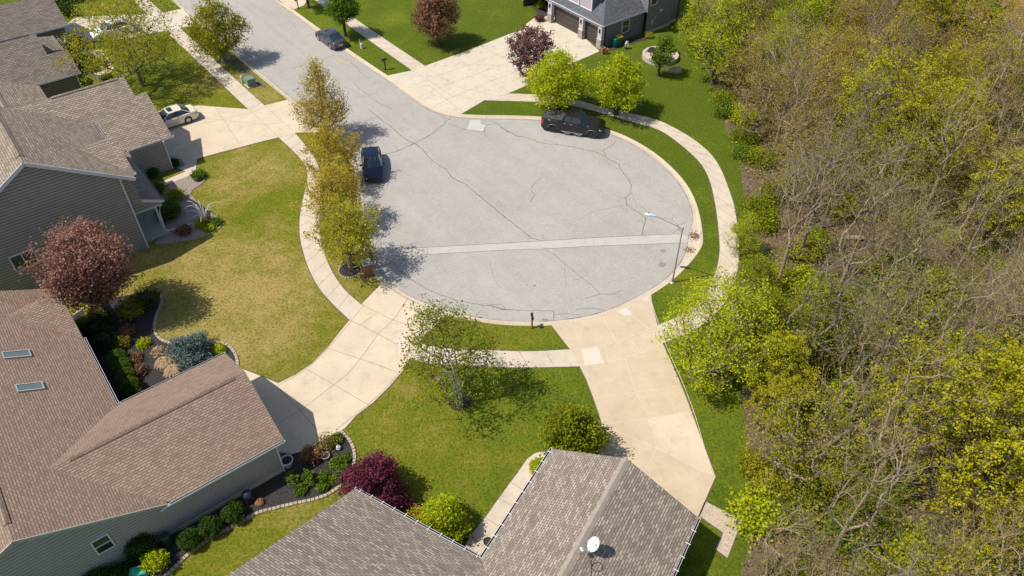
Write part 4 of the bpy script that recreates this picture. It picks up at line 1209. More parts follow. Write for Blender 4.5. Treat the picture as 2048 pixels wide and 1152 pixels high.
def vehicle(name, label, cat, loc, rz, P, col, dark_rim=False):
    """x runs forward. P: length, width, wheelbase, wheel radius, top line, greenhouse points"""
    root = empty(name, loc, rz, label, cat)
    L, W, wb, wr = P['L'], P['W'], P['wb'], P['wr']
    xf = L / 2 - P['front']; xr = xf - wb
    pm = paint(name + '_paint', col, P.get('metal', .35))
    ar = wr + .055
    xs = sorted(set([-L / 2 + d for d in (0, .04, .12, .3)] + [L / 2 - d for d in (0, .04, .12, .3, .5)] + list(np.arange(-L / 2 + .5, L / 2 - .5, .35)) +
                    [c + ar * math.cos(t) for c in (xf, xr) for t in np.linspace(0, math.pi, 9)] + [c + s * (ar + .001) for c in (xf, xr) for s in (-1, 1)]))
    rings = []
    for x in xs:
        u = x / (L / 2)
        plan = 1 - .10 * max(0, abs(u) - .72) / .28 - .13 * max(0, abs(u) - .93) / .07
        w = W / 2 * plan
        zt = lerp(x, [p[0] * L - L / 2 for p in P['top']], [p[1] for p in P['top']])
        zb = .20 + .14 * max(0, abs(u) - .9) / .1
        for c in (xf, xr):
            if abs(x - c) <= ar: zb = max(zb, wr + math.sqrt(max(0, ar * ar - (x - c) ** 2)))
        zb = min(zb, zt - .12)
        zm = zb + (zt - zb) * .55
        half = [(0, zb), (.86 * w, zb), (.985 * w, zb + .03), (w, zm), (.975 * w, zt - .10 * (zt - zb) - .02), (.90 * w, zt - .02), (.6 * w, zt + .015), (0, zt + .03)]
        ring = [(x, y, z) for y, z in half] + [(x, -y, z) for y, z in half[-2:0:-1]]
        rings.append(ring)
    mb = MB()
    mb.loft(rings, 0, closed=True, cap=True)
    body = mb.build('body', pm, root, smooth=True)
    mb = MB(); mb.box((0, 0, .40), (L * .9, W * .62, .42)); mb.build('underbody', M['black'], body)
    # greenhouse
    xa, xb, xc, xd = P['gh']; zl, zrf = P['belt'], P['roof']
    wl, wrf = W / 2 * .93, W / 2 * P.get('tumble', .70)
    zla, zld = lerp(xa, [p[0] * L - L / 2 for p in P['top']], [p[1] for p in P['top']]), lerp(xd, [p[0] * L - L / 2 for p in P['top']], [p[1] for p in P['top']])
    def side(y):
        return [(xa, y * wl * .93, zla), (xb, y * wrf, zrf - .03), ((xb + xc) / 2, y * wrf * 1.02, zrf), (xc, y * wrf, zrf - .03), (xd, y * wl * .90, zld)]
    g = MB()
    s0, s1 = side(1), side(-1)
    mid = [(xa + .10, 0, zla + .03), (xb + .06, 0, zrf + .02), ((xb + xc) / 2, 0, zrf + .055), (xc - .06, 0, zrf + .02), (xd - .08, 0, zld + .03)]
    def quad_strip(i, mat, nm, inset=0.0):
        q = MB()
        for a, b in ((s0, mid), (mid, s1)):
            q.poly([a[i], a[i + 1], b[i + 1], b[i]])
        return q.build(nm, mat, root, smooth=True)
    quad_strip(0, M['carglass'], 'windscreen'); quad_strip(3, M['carglass'], 'rear_window')
    q = MB()
    for i in (1, 2):
        for a, b in ((s0, mid), (mid, s1)): q.poly([a[i], a[i + 1], b[i + 1], b[i]])
    for s in (s0, s1):
        y = 1 if s is s0 else -1
        q.tube([s[0], s[1]], .035, 5); q.tube(s[1:4], .04, 5)
        q.tube([s[3], s[4]], .055, 5)
        if P.get('cpillar', .25):
            c = P['cpillar'] if 'cpillar' in P else .25
            q.poly([s[3], s[4], (xd + c * 1.6, y * wl * .935, zl + .01), (xc + c, y * wrf * 1.01, zrf - .03)])
    q.build('roof', pm, root, smooth=False)
    for s, y in ((s0, 1), (s1, -1)):
        q = MB()
        n = 6
        low = [(xa + (xd - xa) * k / n, y * wl * .955, lerp(xa + (xd - xa) * k / n, [p[0] * L - L / 2 for p in P['top']], [p[1] for p in P['top']]) - .01) for k in range(n + 1)]
        top = s[1:4]
        ups = [s[0]] + [tuple(np.interp(k, [0, (n - 2) / 2, n - 2], [t[j] for t in top]) for j in range(3)) for k in range(n - 1)] + [s[4]]
        for k in range(n): q.poly([low[k], low[k + 1], ups[k + 1], ups[k]])
        w_ = q.build('side_window', M['carglass'], root)
        q = MB()
        for xm in P.get('bp', [(xb + xc) / 2 - .05]):
            q.tube([(xm, y * wl * .965, zl), (xm - .05, y * (wrf * 1.02 + .012), zrf - .02)], .035, 4)
        q.build('door_pillar', M['black'], w_)
        q = MB(); q.box((xa - .35, y * (W / 2 + .07), zl + .07), (.13, .20, .14)); q.build('mirror', pm, root)
        # door handles and shut lines
        q = MB()
        for xm in P.get('handles', (.15, -.85)): MB().box((xm, y * (W / 2 - .005), zl - .13), (.16, .035, .03)).build('door_handle', M['chrome'] if not dark_rim else M['fascia'], root)
        q = MB()
        for xm in P.get('lines', (xa - .15, (xb + xc) / 2 - .05, xr + ar + .02)): q.box((xm, y * (W / 2 - .016), (zl + .34) / 2 + .05), (.014, .035, zl - .45))
        q.build('door_gap', M['black'], root)
    for c in (xf, xr):
        for y in (-1, 1):
            w_ = MB()
            yo = y * (W / 2 - .02); yi = y * (W / 2 - .25)
            k = 20
            def circ(r, yy): return [(c + r * math.cos(2 * math.pi * i / k), yy, wr + r * math.sin(2 * math.pi * i / k)) for i in range(k)]
            w_.loft([circ(wr * .90, yi), circ(wr, yi + y * .03), circ(wr, yo - y * .03), circ(wr * .93, yo), circ(wr * .68, yo - y * .012)], 0, closed=True)
            w_.poly(circ(wr * .9, yi))
            wo = w_.build('wheel', M['rubber'], root, smooth=True)
            r_ = MB()
            r_.loft([circ(wr * .69, yo - y * .008), circ(wr * .62, yo - y * .02), circ(wr * .60, yo - y * .07)], 0, closed=True)
            r_.poly(circ(wr * .62, yo - y * .07), 1)
            for i in range(8):
                t = 2 * math.pi * i / 8; dt = .16
                r_.poly([(c + wr * .12 * math.cos(t - .6), yo - y * .015, wr + wr * .12 * math.sin(t - .6)), (c + wr * .63 * math.cos(t - dt), yo - y * .02, wr + wr * .63 * math.sin(t - dt)),
                         (c + wr * .63 * math.cos(t + dt), yo - y * .02, wr + wr * .63 * math.sin(t + dt)), (c + wr * .12 * math.cos(t + .6), yo - y * .015, wr + wr * .12 * math.sin(t + .6))])
            r_.poly(circ(wr * .15, yo - y * .012))
            r_.build('rim', [M['darkrim'] if dark_rim else M['alloy'], M['black']], wo)
    for y in (-1, 1):
        fx = L / 2
        zt = P['top'][-1][1]
        q = MB(); q.loft([[(fx - .05, y * W * .28, zt - .03), (fx - .02, y * W * .28, zt - .17)], [(fx - .10, y * W * .39, zt - .01), (fx - .05, y * W * .40, zt - .18)], [(fx - .34, y * W * .462, zt + .02), (fx - .24, y * W * .468, zt - .13)]])
        q.build('headlight', M['lens'], root)
        zt = P['top'][0][1]
        q = MB(); q.loft([[(-fx - .012, y * W * .24, zt - .08), (-fx - .012, y * W * .24, zt - .22)], [(-fx + .04, y * W * .40, zt - .05), (-fx + .03, y * W * .40, zt - P.get('tl', .26))], [(-fx + .26, y * W * .466, zt - .06), (-fx + .22, y * W * .47, zt - P.get('tl', .26) + .03)]])
        q.build('taillight', M['red'], root)
    q = MB(); q.box((L / 2 - .03, 0, P['top'][-1][1] - .16), (.10, W * .42, .09)); q.box((L / 2 - .02, 0, .40), (.10, W * .6, .12)); q.build('grille', M['black'], root)
    q = MB(); q.box((-L / 2 - .005, 0, P['top'][0][1] - .28), (.03, .5, .13)); q.build('number_plate', M['greywhite'], root)
    return root, pm, P

SEDAN = dict(L=4.85, W=1.83, wb=2.78, wr=.335, front=.98, top=[(0, .90), (.03, .98), (.20, 1.02), (.30, 1.0), (.62, .95), (.70, .93), (.93, .78), (1, .62)], gh=(.98, .22, -1.05, -1.75), belt=.96, roof=1.46)
def car_at(near_rear, heading, P, side, z=ROAD_Z, at='rear'):
    """vehicle centre from the ground point of one wheel; SIDE is +1 for its left wheels"""
    xf = P['L'] / 2 - P['front']; xr = xf - P['wb']
    x = xr if at == 'rear' else xf
    y = side * (P['W'] / 2 - .05)
    g = gp(*near_rear, z)
    return (g[0] - x * math.cos(heading) + y * math.sin(heading), g[1] - x * math.sin(heading) - y * math.cos(heading), z)

# tan saloon nosed up to the garage: its left side faces the camera
h = R(37.9 + 180)
tan_car, pm, P = vehicle('car', 'champagne gold saloon car with dark sunroof parked at the garage', 'car', car_at((379, 246), h, SEDAN, 1, .036), h, dict(SEDAN, metal=.15), (.70, .63, .50))
mb = MB(); mb.poly([(.12, -.36, 1.53), (-.32, -.36, 1.537), (-.32, .36, 1.537), (.12, .36, 1.53)]); mb.build('sunroof', M['carglass'], tan_car)
# charcoal saloon at the right kerb, heading away
h = A_ANG
SEDAN2 = dict(SEDAN, L=4.7, gh=(1.05, .35, -.95, -1.85), roof=1.45)
vehicle('car', 'charcoal grey saloon car parked along the street kerb, tail lights towards the camera', 'car', car_at((661, 98.5), h, SEDAN2, 1), h, SEDAN2, (.075, .075, .085))
# dark blue hatchback facing the camera under the street trees
HATCH = dict(L=4.55, W=1.80, wb=2.7, wr=.33, front=.93, top=[(0, .92), (.04, 1.0), (.30, 1.0), (.66, .97), (.72, .95), (.92, .80), (1, .66)], gh=(1.05, .25, -1.35, -2.05), belt=.98, roof=1.52, cpillar=.15)
c = gp(746, 338, 0)
vehicle('car', 'dark navy blue hatchback facing the camera beside the row of street trees', 'car', (c[0], c[1], ROAD_Z), R(281), HATCH, (.006, .014, .045))
# white car on the far driveway behind the sparse tree
c = gp(224, 62, .5)
vehicle('car', 'white car half hidden behind the sparse spreading tree', 'car', (c[0], c[1], .036), R(37.9 + 180), dict(HATCH, metal=.0), (.86, .87, .88))
# black crew-cab pickup
PICK = dict(L=5.9, W=2.02, wb=3.75, wr=.41, front=.96, top=[(0, 1.30), (.02, 1.34), (.36, 1.35), (.37, 1.30), (.66, 1.27), (.72, 1.28), (.93, 1.22), (1, 1.05)], gh=(1.25, .55, -.62, -.86), belt=1.30, roof=1.93, tumble=.80, metal=.2, bp=[-.02], handles=(.0, -.62), lines=(1.15, .0, -.95), tl=.5, cpillar=.1)
h = R(-16.5)
pick, pm, P = vehicle('pickup_truck', 'black crew cab pickup truck with covered bed parked under the lime green trees', 'pickup truck', car_at((1105, 265), h, PICK, -1), h, PICK, (.010, .010, .011), dark_rim=True)
mb = MB(); mb.prism([(-2.86, -.88), (-.92, -.88), (-.92, .88), (-2.86, .88)], 1.34, 1.40); mb.build('bed_cover', plain('tonneau', (.045, .045, .047), .8), pick)
for y in (-1, 1):
    mb = MB()
    bar(mb, (-.95, y * 1.03, .38), (1.15, y * 1.03, .38), .07, .05)
    for x0 in (-.75, .35): mb.tube([(x0, y * 1.04, .38), (x0 + .12, y * 1.10, .27), (x0 + .62, y * 1.10, .27), (x0 + .74, y * 1.04, .38)], .035, 5)
    mb.build('side_step', M['chrome'], pick)
flare = plain('flare_grey', (.10, .10, .105), .5)
for c0 in (5.9 / 2 - .96, 5.9 / 2 - .96 - 3.75):
    for y in (-1, 1):
        mb = MB(); mb.tube([(c0 + .485 * math.cos(t), y * 1.0, .41 + .485 * math.sin(t)) for t in np.linspace(.05, math.pi - .05, 12)], .035, 4)
        mb.build('arch_flare', flare, pick)

# ------------------------------------------------------------------ street furniture and small things
def g2(u, v): return gp(u, v, 0)

# street lamp
x, y, _ = g2(1344.4, 565)
hx, hy, _ = gp(1297, 429, 5.75)
lamp = empty('street_lamp', (x, y, 0), 0, 'tall grey street lamp with a pale blue head over the cul-de-sac', 'street lamp')
mb = MB(); mb.tube([(0, 0, 0), (0, 0, 2.5), (0, 0, 5.2)], [.07, .055, .042], 10); mb.build('pole', M['pole'], lamp, smooth=True)
mb = MB(); mb.lathe([(.20, 0), (.20, .06), (.11, .12), (.09, .3)], (0, 0, 0), 12); mb.build('base', M['pole'], lamp)
dx, dy = hx - x, hy - y; L = math.hypot(dx, dy); dx /= L; dy /= L
mb = MB(); mb.tube([(0, 0, 5.12), (dx * .4 * L, dy * .4 * L, 5.45), (dx * (L - .5), dy * (L - .5), 5.72)], [.04, .035, .03], 8)
mb.tube([(0, 0, 4.75), (dx * .45, dy * .45, 5.36)], .018, 5)
mb.lathe([(.075, 5.05), (.085, 5.12), (.07, 5.22), (.01, 5.25)], (0, 0, 0), 10); mb.build('arm', M['pole'], lamp, smooth=True)
mb = MB(); rings = []
for k, (a, w, hh) in enumerate(((-.55, .04, .04), (-.42, .08, .07), (-.2, .14, .11), (.03, .16, .12), (.2, .12, .09), (.3, .04, .04))):
    cx, cy = hx + dx * a - x, hy + dy * a - y
    rings.append([(cx - dy * w * math.cos(t), cy + dx * w * math.cos(t), 5.76 + hh * math.sin(t)) for t in np.linspace(0, 2 * math.pi, 12, endpoint=False)])
mb.loft(rings, 0, closed=True, cap=True); hd = mb.build('lamp_head', M['lamphead'], lamp, smooth=True)
mb = MB(); mb.lathe([(.03, 5.88), (.04, 5.9), (.04, 5.95), (.005, 5.97)], (hx - x, hy - y, 0), 8); mb.build('photocell', M['black'], hd)

# mailboxes
def mailbox(u, v, label, rz, hgt_=1.12, mat='black', arm=True, boxm='black'):
    x, y, _ = g2(u, v)
    r = empty('mailbox', (x, y, 0), rz, label, 'mailbox')
    mb = MB(); mb.box((0, 0, hgt_ / 2), (.10, .10, hgt_)); mb.box((0, 0, .06), (.16, .16, .12))
    if arm: bar(mb, (-.18, 0, hgt_ - .05), (.30, 0, hgt_ - .05), .08, .06); bar(mb, (0, 0, hgt_ - .4), (.22, 0, hgt_ - .08), .05, .05)
    mb.build('post', M[mat], r)
    mb = MB()
    sec = [(-.09, 0), (.09, 0), (.09, .12)] + [(.09 * math.cos(t), .12 + .09 * math.sin(t)) for t in np.linspace(.3, math.pi - .3, 5)] + [(-.09, .12)]
    mb.loft([[(x_, a, hgt_ + b) for a, b in sec] for x_ in (-.24, .30)], 0, closed=True, cap=True)
    b_ = mb.build('box', M[boxm], r)
    mb = MB(); mb.box((.1, .105, hgt_ + .15), (.03, .012, .16)); mb.build('flag', M['red'], b_)
    return r
mailbox(771, 139.5, 'slim black mailbox on the grass strip below the pole marker', R(215))
mailbox(1064, 656, 'black mailbox on a dark brown post at the bottom kerb', R(95), 1.05, 'wood', boxm='black')
mailbox(597, 18, 'dark mailbox on a post beside the driveway at the top of the street', R(215), 1.15, 'wood', boxm='darksoil')

# brick mailbox pillar
x, y, _ = g2(737, 549)
r = empty('mailbox_pillar', (x, y, 0), R(25), 'red brick mailbox pillar with a grey stone cap beside the kerb', 'mailbox')
mb = MB(); mb.box((0, 0, .6), (.62, .62, 1.2)); mb.build('pillar', M['brick'], r)
mb = MB(); mb.box((0, 0, 1.24), (.74, .74, .09), taper=.92); mb.box((0, 0, 1.31), (.5, .5, .05), taper=.8); mb.build('cap', M['fascia'], r)
mb = MB(); mb.box((.32, 0, .92), (.03, .3, .26)); mb.build('mail_door', M['black'], r)

# transformer box, pedestals
x, y, _ = g2(502, 171)
r = empty('transformer_box', (x, y, 0), A_ANG, 'green metal transformer box on the verge', 'utility box')
mb = MB(); mb.box((0, 0, .05), (1.05, 1.0, .1)); mb.build('pad', M['walk'], r)
mb = MB(); mb.box((0, 0, .47), (.86, .82, .75)); mb.box((0, .0, .86), (.9, .86, .05), taper=.96); mb.build('cabinet', M['padgreen'], r)
mb = MB(); mb.box((0, -.415, .45), (.02, .015, .66)); mb.box((.06, -.42, .5), (.05, .02, .12)); mb.build('door_seam', M['black'], r)
def pedestal(u, v, label, h_, rad, mat='paleg'):
    x, y, _ = g2(u, v)
    r = empty('utility_pedestal', (x, y, 0), 0, label, 'utility post')
    mb = MB(); mb.lathe([(rad, 0), (rad, h_ * .75)], (0, 0, 0), 12); mb.build('body', M[mat], r, smooth=True)
    mb = MB(); mb.lathe([(rad * 1.12, h_ * .72), (rad * 1.12, h_ * .94), (rad * .8, h_), (.005, h_)], (0, 0, 0), 12); mb.build('cap', M[mat], r, smooth=True)
pedestal(485, 165, 'pale green cylindrical pedestal beside the transformer box', .75, .11)
pedestal(724, 97, 'short pale grey pedestal beside the thin white marker on the grass verge', .6, .13, 'greywhite')
pedestal(904, 651, 'low white pipe cap standing in the grass by the birch', .28, .10, 'white')
pedestal(318, 3, 'small white pedestal on the grass at the top left kerb', .45, .10, 'white')
x, y, _ = g2(721.5, 97)
r = empty('marker_post', (x, y, 0), 0, 'thin white marker post on the grass verge', 'post')
mb = MB(); mb.box((0, 0, .5), (.08, .04, 1.0)); mb.build('post', M['white'], r); mb = MB(); mb.box((0, 0, 1.02), (.10, .05, .07)); mb.build('cap', M['fascia'], r)

# wheelie bins, pots and hose at the grey house
def bin_(s, t, lid, label, rz):
    c, sn = math.cos(H_ANG), math.sin(H_ANG)
    r = empty('wheelie_bin', (s * c - t * sn, s * sn + t * c, 0), H_ANG + rz, label, 'bin')
    mb = MB(); rings = []
    for z, w, d in ((.06, .46, .5), (.5, .52, .58), (.98, .58, .68)): rings.append([(-d / 2, -w / 2, z), (d / 2, -w / 2, z), (d / 2, w / 2, z), (-d / 2, w / 2, z)])
    mb.loft(rings, 0, closed=True, cap=True); mb.build('body', M['bingreen'], r)
    mb = MB(); mb.loft([[(-.37, -.31, .98), (.36, -.31, .98), (.36, .31, .98), (-.37, .31, .98)], [(-.34, -.28, 1.06), (.34, -.28, 1.04), (.34, .28, 1.04), (-.34, .28, 1.06)]], 0, closed=True, cap=True); mb.build('lid', M[lid], r)
    for y_ in (-.25, .25):
        mb = MB(); mb.tube([(.26, y_ - .03, .1), (.26, y_ + .03, .1)], .10, 10); mb.build('wheel', M['rubber'], r)
    mb = MB(); mb.tube([(.38, -.22, .98), (.38, .22, .98)], .02, 5); mb.build('handle', M['bingreen'], r)
bin_(58.75, 56.85, 'bingreen', 'green wheelie bin with a green lid beside the garage', .1)
bin_(59.45, 57.0, 'binyellow', 'green wheelie bin with a bright yellow orange lid beside the garage', -.1)
def pot(u, v, label, r_, h_, mat, soil=True, world=None, cat='plant pot'):
    x, y = world if world else g2(u, v)[:2]
    o = empty('plant_pot', (x, y, 0), 0, label, cat)
    mb = MB(); mb.lathe([(r_ * .6, .0), (r_ * .92, h_ * .6), (r_, h_ * .9), (r_ * 1.08, h_ * .92), (r_ * 1.08, h_), (r_ * .9, h_), (r_ * .88, h_ * .85)], (0, 0, 0), 18); mb.build('pot', M[mat], o, smooth=True)
    mb = MB(); mb.lathe([(r_ * .89, h_ * .86), (.01, h_ * .9)], (0, 0, 0), 18); mb.build('soil', M['darksoil'], o)
    return o
pot(1205, 108, 'tall brown clay pot at the garage corner', .24, .75, 'clay'); pot(1212, 108, 'squat brown clay pot next to the green bins', .22, .6, 'clay')
x, y, _ = g2(1252, 98)
r = empty('garden_hose', (x, y, 0), R(60), 'coiled cream garden hose hanging beside the bins', 'hose')
mb = MB()
for k in range(4): mb.tube([(.36 * math.cos(t), .05 * k - .1, .55 + .36 * math.sin(t)) for t in np.linspace(0, 2 * math.pi, 20)], .022, 5, cap=False)
mb.build('coil', M['newcon'], r); mb = MB(); mb.box((0, .05, .3), (.06, .3, .6)); mb.build('holder', M['black'], r)

# round raised planter with gravel, a boulder
x, y, _ = g2(1320, 116)
r = empty('raised_planter', (x, y, 0), 0, 'round raised planter ring of pale stone blocks filled with gravel', 'planter')
mb = MB(); mb.lathe([(1.95, 0), (1.95, .48), (1.62, .48), (1.62, .3)], (0, 0, 0), 40); mb.build('ring_wall', M['block'], r)
mb = MB(); mb.lathe([(1.63, .36), (.8, .44), (.01, .46)], (0, 0, 0), 30); mb.build('gravel', M['sand'], r)
def rock(name, u, v, sx, sy, sz, label, mat='boulder', seed=1, cat='boulder', z=0):
    x, y, _ = gp(u, v, z); rr = random.Random(seed)
    mb = MB(); k, n = 12, 7; rings = []
    ph = [rr.uniform(0, 6) for _ in range(4)]
    for i in range(n):
        a = i / (n - 1) * math.pi * .5
        rings.append([(sx * math.cos(a) ** .6 * math.cos(t) * (1 + .14 * math.sin(2 * t + ph[0]) + .08 * math.sin(5 * t + ph[1])), sy * math.cos(a) ** .6 * math.sin(t) * (1 + .12 * math.sin(3 * t + ph[2])), sz * math.sin(a) * (1 + .15 * math.sin(2 * t + ph[3])) - .03) for t in np.linspace(0, 2 * math.pi, k, endpoint=False)])
    mb.loft(rings, 0, closed=True, cap=True)
    o = mb.build(name, M[mat], None, smooth=True); o.location = (x, y, z)
    return tag(o, label, cat)
rock('boulder', 1349, 142, .85, .6, .45, 'flat tan boulder lying on the grass by the round planter')
rock('boulder', 1303, 103, .4, .34, .5, 'dark stone heap inside the round planter ring', 'darksoil', 4, z=.4)
rock('boulder', 1354, 40, .5, .4, .3, 'grey tan rock in the shade behind the slate grey house', 'boulder', 6)

# garden pots, grill, ornaments in the lower bed
pot(577, 932, 'large pale glazed pot at the brown house garage corner', .36, .62, 'palepot')
pot(641, 915, 'round rusty wire planter in the dark mulch bed', .26, .3, 'clay'); pot(652, 916, 'small tan bowl planter in the dark mulch bed', .25, .28, 'edging')
pot(935, 1071, 'brown pot standing by the deck railing', .26, .4, 'clay'); pot(976, 1089, 'dark round pot tucked beside the gutter on the path', .24, .35, 'darksoil')
mb = MB(); mb.lathe([(.01, 0), (.12, .03), (.17, .15), (.12, .28), (.01, .33)], (0, 0, 0), 14); o = mb.build('garden_ball', M['white'], smooth=True); o.location = (*g2(678, 899)[:2], .05); tag(o, 'small white garden ball in the mulch bed', 'ornament')
x, y, _ = g2(500, 1003)
r = empty('kettle_grill', (x, y, 0), 0, 'dark blue black kettle grill against the grey wall', 'grill')
mb = MB(); mb.lathe([(.02, .5), (.2, .53), (.29, .64), (.3, .72)], (0, 0, 0), 18); mb.build('bowl', M['black'], r, smooth=True)
lidm = paint('grill_enamel', (.02, .035, .055), .2, .15)
mb = MB(); mb.lathe([(.31, .72), (.29, .84), (.2, .94), (.05, .99), (.005, 1.0)], (0, 0, 0), 18); mb.build('lid', lidm, r, smooth=True)
for k in range(3):
    mb = MB(); t = k * 2.094 + .3; mb.tube([(.18 * math.cos(t), .18 * math.sin(t), .56), (.3 * math.cos(t), .3 * math.sin(t), 0)], .015, 5); mb.build('leg', M['pole'], r)
mb = MB(); mb.tube([(-.06, 0, 1.0), (-.06, 0, 1.05), (.06, 0, 1.05), (.06, 0, 1.0)], .012, 5); mb.build('handle', M['black'], r)
x, y, _ = g2(337, 1088)
r = empty('rain_barrel', (x, y, 0), 0, 'dark green barrel behind the clipped shrubs against the wall', 'barrel')
mb = MB(); mb.lathe([(.26, 0), (.3, .3), (.3, .6), (.26, .85), (.2, .9), (.01, .92)], (0, 0, 0), 16); mb.build('body', plain('barrel_green', (.02, .05, .045), .5), r, smooth=True)
mb = MB(); mb.lathe([(.2, .9), (.2, .95), (.01, .96)], (0, 0, 0), 16); mb.build('lid', M['black'], r)
x, y, _ = g2(281, 1150)
r = empty('storage_box', (x, y, 0), R(20), 'teal plastic storage box below the window at the bottom left', 'box')
mb = MB(); mb.box((0, 0, .22), (.8, .5, .44), taper=1.06); mb.build('body', M['tealp'], r)
mb = MB(); mb.box((0, 0, .47), (.9, .58, .07), taper=.9); mb.box((0, 0, .52), (.6, .36, .05), taper=.85); mb.build('lid', M['tealp'], r)

# deck railing
p = [gp(*q, 0)[:2] for q in ((866, 1066), (905, 1092), (943, 1056))]
r = empty('deck_railing', (*p[0], 0), 0, 'brown wooden deck railing round the lime green shrub', 'railing')
off = (*p[0], 0)
for q in p: mb = MB(off); mb.box((*q, .55), (.12, .12, 1.1)); mb.box((*q, 1.12), (.16, .16, .05)); mb.build('post', M['wood'], r)
for a, b in zip(p[:-1], p[1:]):
    mb = MB(off); bar(mb, (*a, 1.0), (*b, 1.0), .10, .05); bar(mb, (*a, .2), (*b, .2), .06, .06); mb.build('rail', M['wood'], r)
    mb = MB(off); n = int(math.dist(a, b) / .14)
    for k in range(1, n): mb.box((a[0] + (b[0] - a[0]) * k / n, a[1] + (b[1] - a[1]) * k / n, .6), (.035, .035, .8), dir2(a, b))
    mb.build('balusters', M['wood'], r)

# picnic table
x, y, _ = g2(2035, 292)
r = empty('picnic_table', (x, y, 0), R(15), 'red brown picnic table on the lawn behind the trees', 'table')
for k in range(2):
    mb = MB(); mb.box((0, -.2 + k * .4, .75), (1.9, .36, .05)); mb.build('table_top', M['redwood'], r)
for k in (-1, 1):
    mb = MB(); mb.box((0, k * .75, .44), (1.9, .28, .05)); mb.build('bench', M['redwood'], r)
    mb = MB(); bar(mb, (k * .7, -.7, .02), (k * .7, .25, .74), .06, .1); bar(mb, (k * .7, .7, .02), (k * .7, -.25, .74), .06, .1); bar(mb, (k * .7, -.85, .4), (k * .7, .85, .4), .06, .1); mb.build('trestle', M['wood'], r)

# satellite dishes
def dish(name, loc, rz, label, rx, ry, mat, tilt, mast=.6, emblem=False):
    r = empty(name, loc, rz, label, 'satellite dish')
    c, s = math.cos(tilt), math.sin(tilt)
    # dish plane: x sideways, faces -y raised by tilt
    def pt(a, b, dd): return (a * rx, -dd * c + b * ry * s * 1.0, mast + b * ry * c + dd * s)
    mb = MB(); rings = []
    for q in (0.02, .35, .7, .93, 1.0):
        rings.append([pt(q * math.cos(t), q * math.sin(t), .10 * q * q) for t in np.linspace(0, 2 * math.pi, 28, endpoint=False)])
    rings.append([pt(1.0 * math.cos(t), 1.0 * math.sin(t), .07) for t in np.linspace(0, 2 * math.pi, 28, endpoint=False)])
    rings.append([pt(.05 * math.cos(t), .05 * math.sin(t), -.03) for t in np.linspace(0, 2 * math.pi, 28, endpoint=False)])
    mb.loft(rings, 0, closed=True, cap=True); d = mb.build('reflector', M[mat], r, smooth=True)
    mb = MB(); mb.tube([(0, .05, mast - .02), (0, .10, mast - .2), (0, .08, 0)], .03, 8); mb.tube([(.02, .1, .3), (.3, .25, -.12)], .014, 5); mb.tube([(-.02, .1, .3), (-.3, .25, -.12)], .014, 5); mb.build('mast', M['pole'], r)
    arm_end = pt(0, -.95, .62)
    mb = MB(); mb.tube([pt(0, -.95, .05), arm_end], .02, 6); mb.tube([pt(.3, -.9, .08), arm_end], .01, 5); mb.tube([pt(-.3, -.9, .08), arm_end], .01, 5); mb.build('arm', M['dish'], r)
    mb = MB(); ex, ey, ez_ = arm_end; mb.box((ex, ey, ez_ + .03), (.22, .10, .10)); mb.lathe([(.05, 0), (.06, .1), (.01, .12)], (ex, ey, ez_ + .02), 8); mb.build('receiver', M['dish'], r)
    if emblem:
        mb = MB()
        mb.poly([pt(.30, .42, .145), pt(.55, .22, .15), pt(.36, .12, .14), pt(.22, .30, .135)]); mb.poly([pt(.42, .02, .14), pt(.62, -.06, .145), pt(.55, -.16, .145), pt(.38, -.10, .14)])
        mb.poly([pt(-.05, -.25, .13), pt(.22, -.42, .13), pt(.20, -.47, .13), pt(-.07, -.30, .13)])
        mb.build('emblem', M['pole'], d)
    return r
cB, sB = math.cos(B_ANG), math.sin(B_ANG)
s_, t_ = -5.75, 17.75; zz_ = 2.85 + .51 * (-2.15 - s_)
dish('satellite_dish', (s_ * cB - t_ * sB, s_ * sB + t_ * cB, zz_), R(-62), 'white satellite dish on the ridge of the mottled roof', .31, .41, 'dish', R(38), .72, True)
mb = MB(); cab = [(-5.7, 17.3), (-5.4, 16.9), (-5.0, 17.2), (-5.2, 17.6), (-5.6, 17.2), (-5.3, 16.6), (-5.25, 15.5), (-5.2, 13.5)]
cab = chaikin(cab, 3); mb.tube([(a * cB - b * sB, a * sB + b * cB, 2.85 + .51 * (-2.15 - a) + .03) for a, b in cab], .012, 4)
tag(mb.build('cable', M['black']), 'thin black cable trailing down the mottled roof from the dish', 'cable')
c, s = math.cos(H_ANG), math.sin(H_ANG)
s_, t_ = 9.1, 84.0; zz_ = 2.9 + .5 * (t_ - 80.9)
dish('satellite_dish', (s_ * c - t_ * s, s_ * s + t_ * c, zz_ - .1), R(170), 'small grey satellite dish on the eave of the far left roof', .34, .44, 'greydish', R(30), .55)
# ------------------------------------------------------------------ vegetation
def npmesh(name, V, F, attr=None, mats=()):
    me = bpy.data.meshes.new(name)
    V = np.asarray(V, np.float32); F = np.asarray(F, np.int32)
    me.vertices.add(len(V)); me.vertices.foreach_set('co', V.ravel())
    me.loops.add(F.size); me.loops.foreach_set('vertex_index', F.ravel())
    me.polygons.add(len(F)); k = F.shape[1]
    me.polygons.foreach_set('loop_start', np.arange(0, F.size, k, dtype=np.int32))
    try: me.polygons.foreach_set('loop_total', np.full(len(F), k, np.int32))
    except Exception: pass
    if attr is not None:
        a = me.attributes.new('tint', 'FLOAT', 'FACE'); a.data.foreach_set('value', np.asarray(attr, np.float32))
    for m in mats: me.materials.append(m)
    me.update(calc_edges=True)
    return me

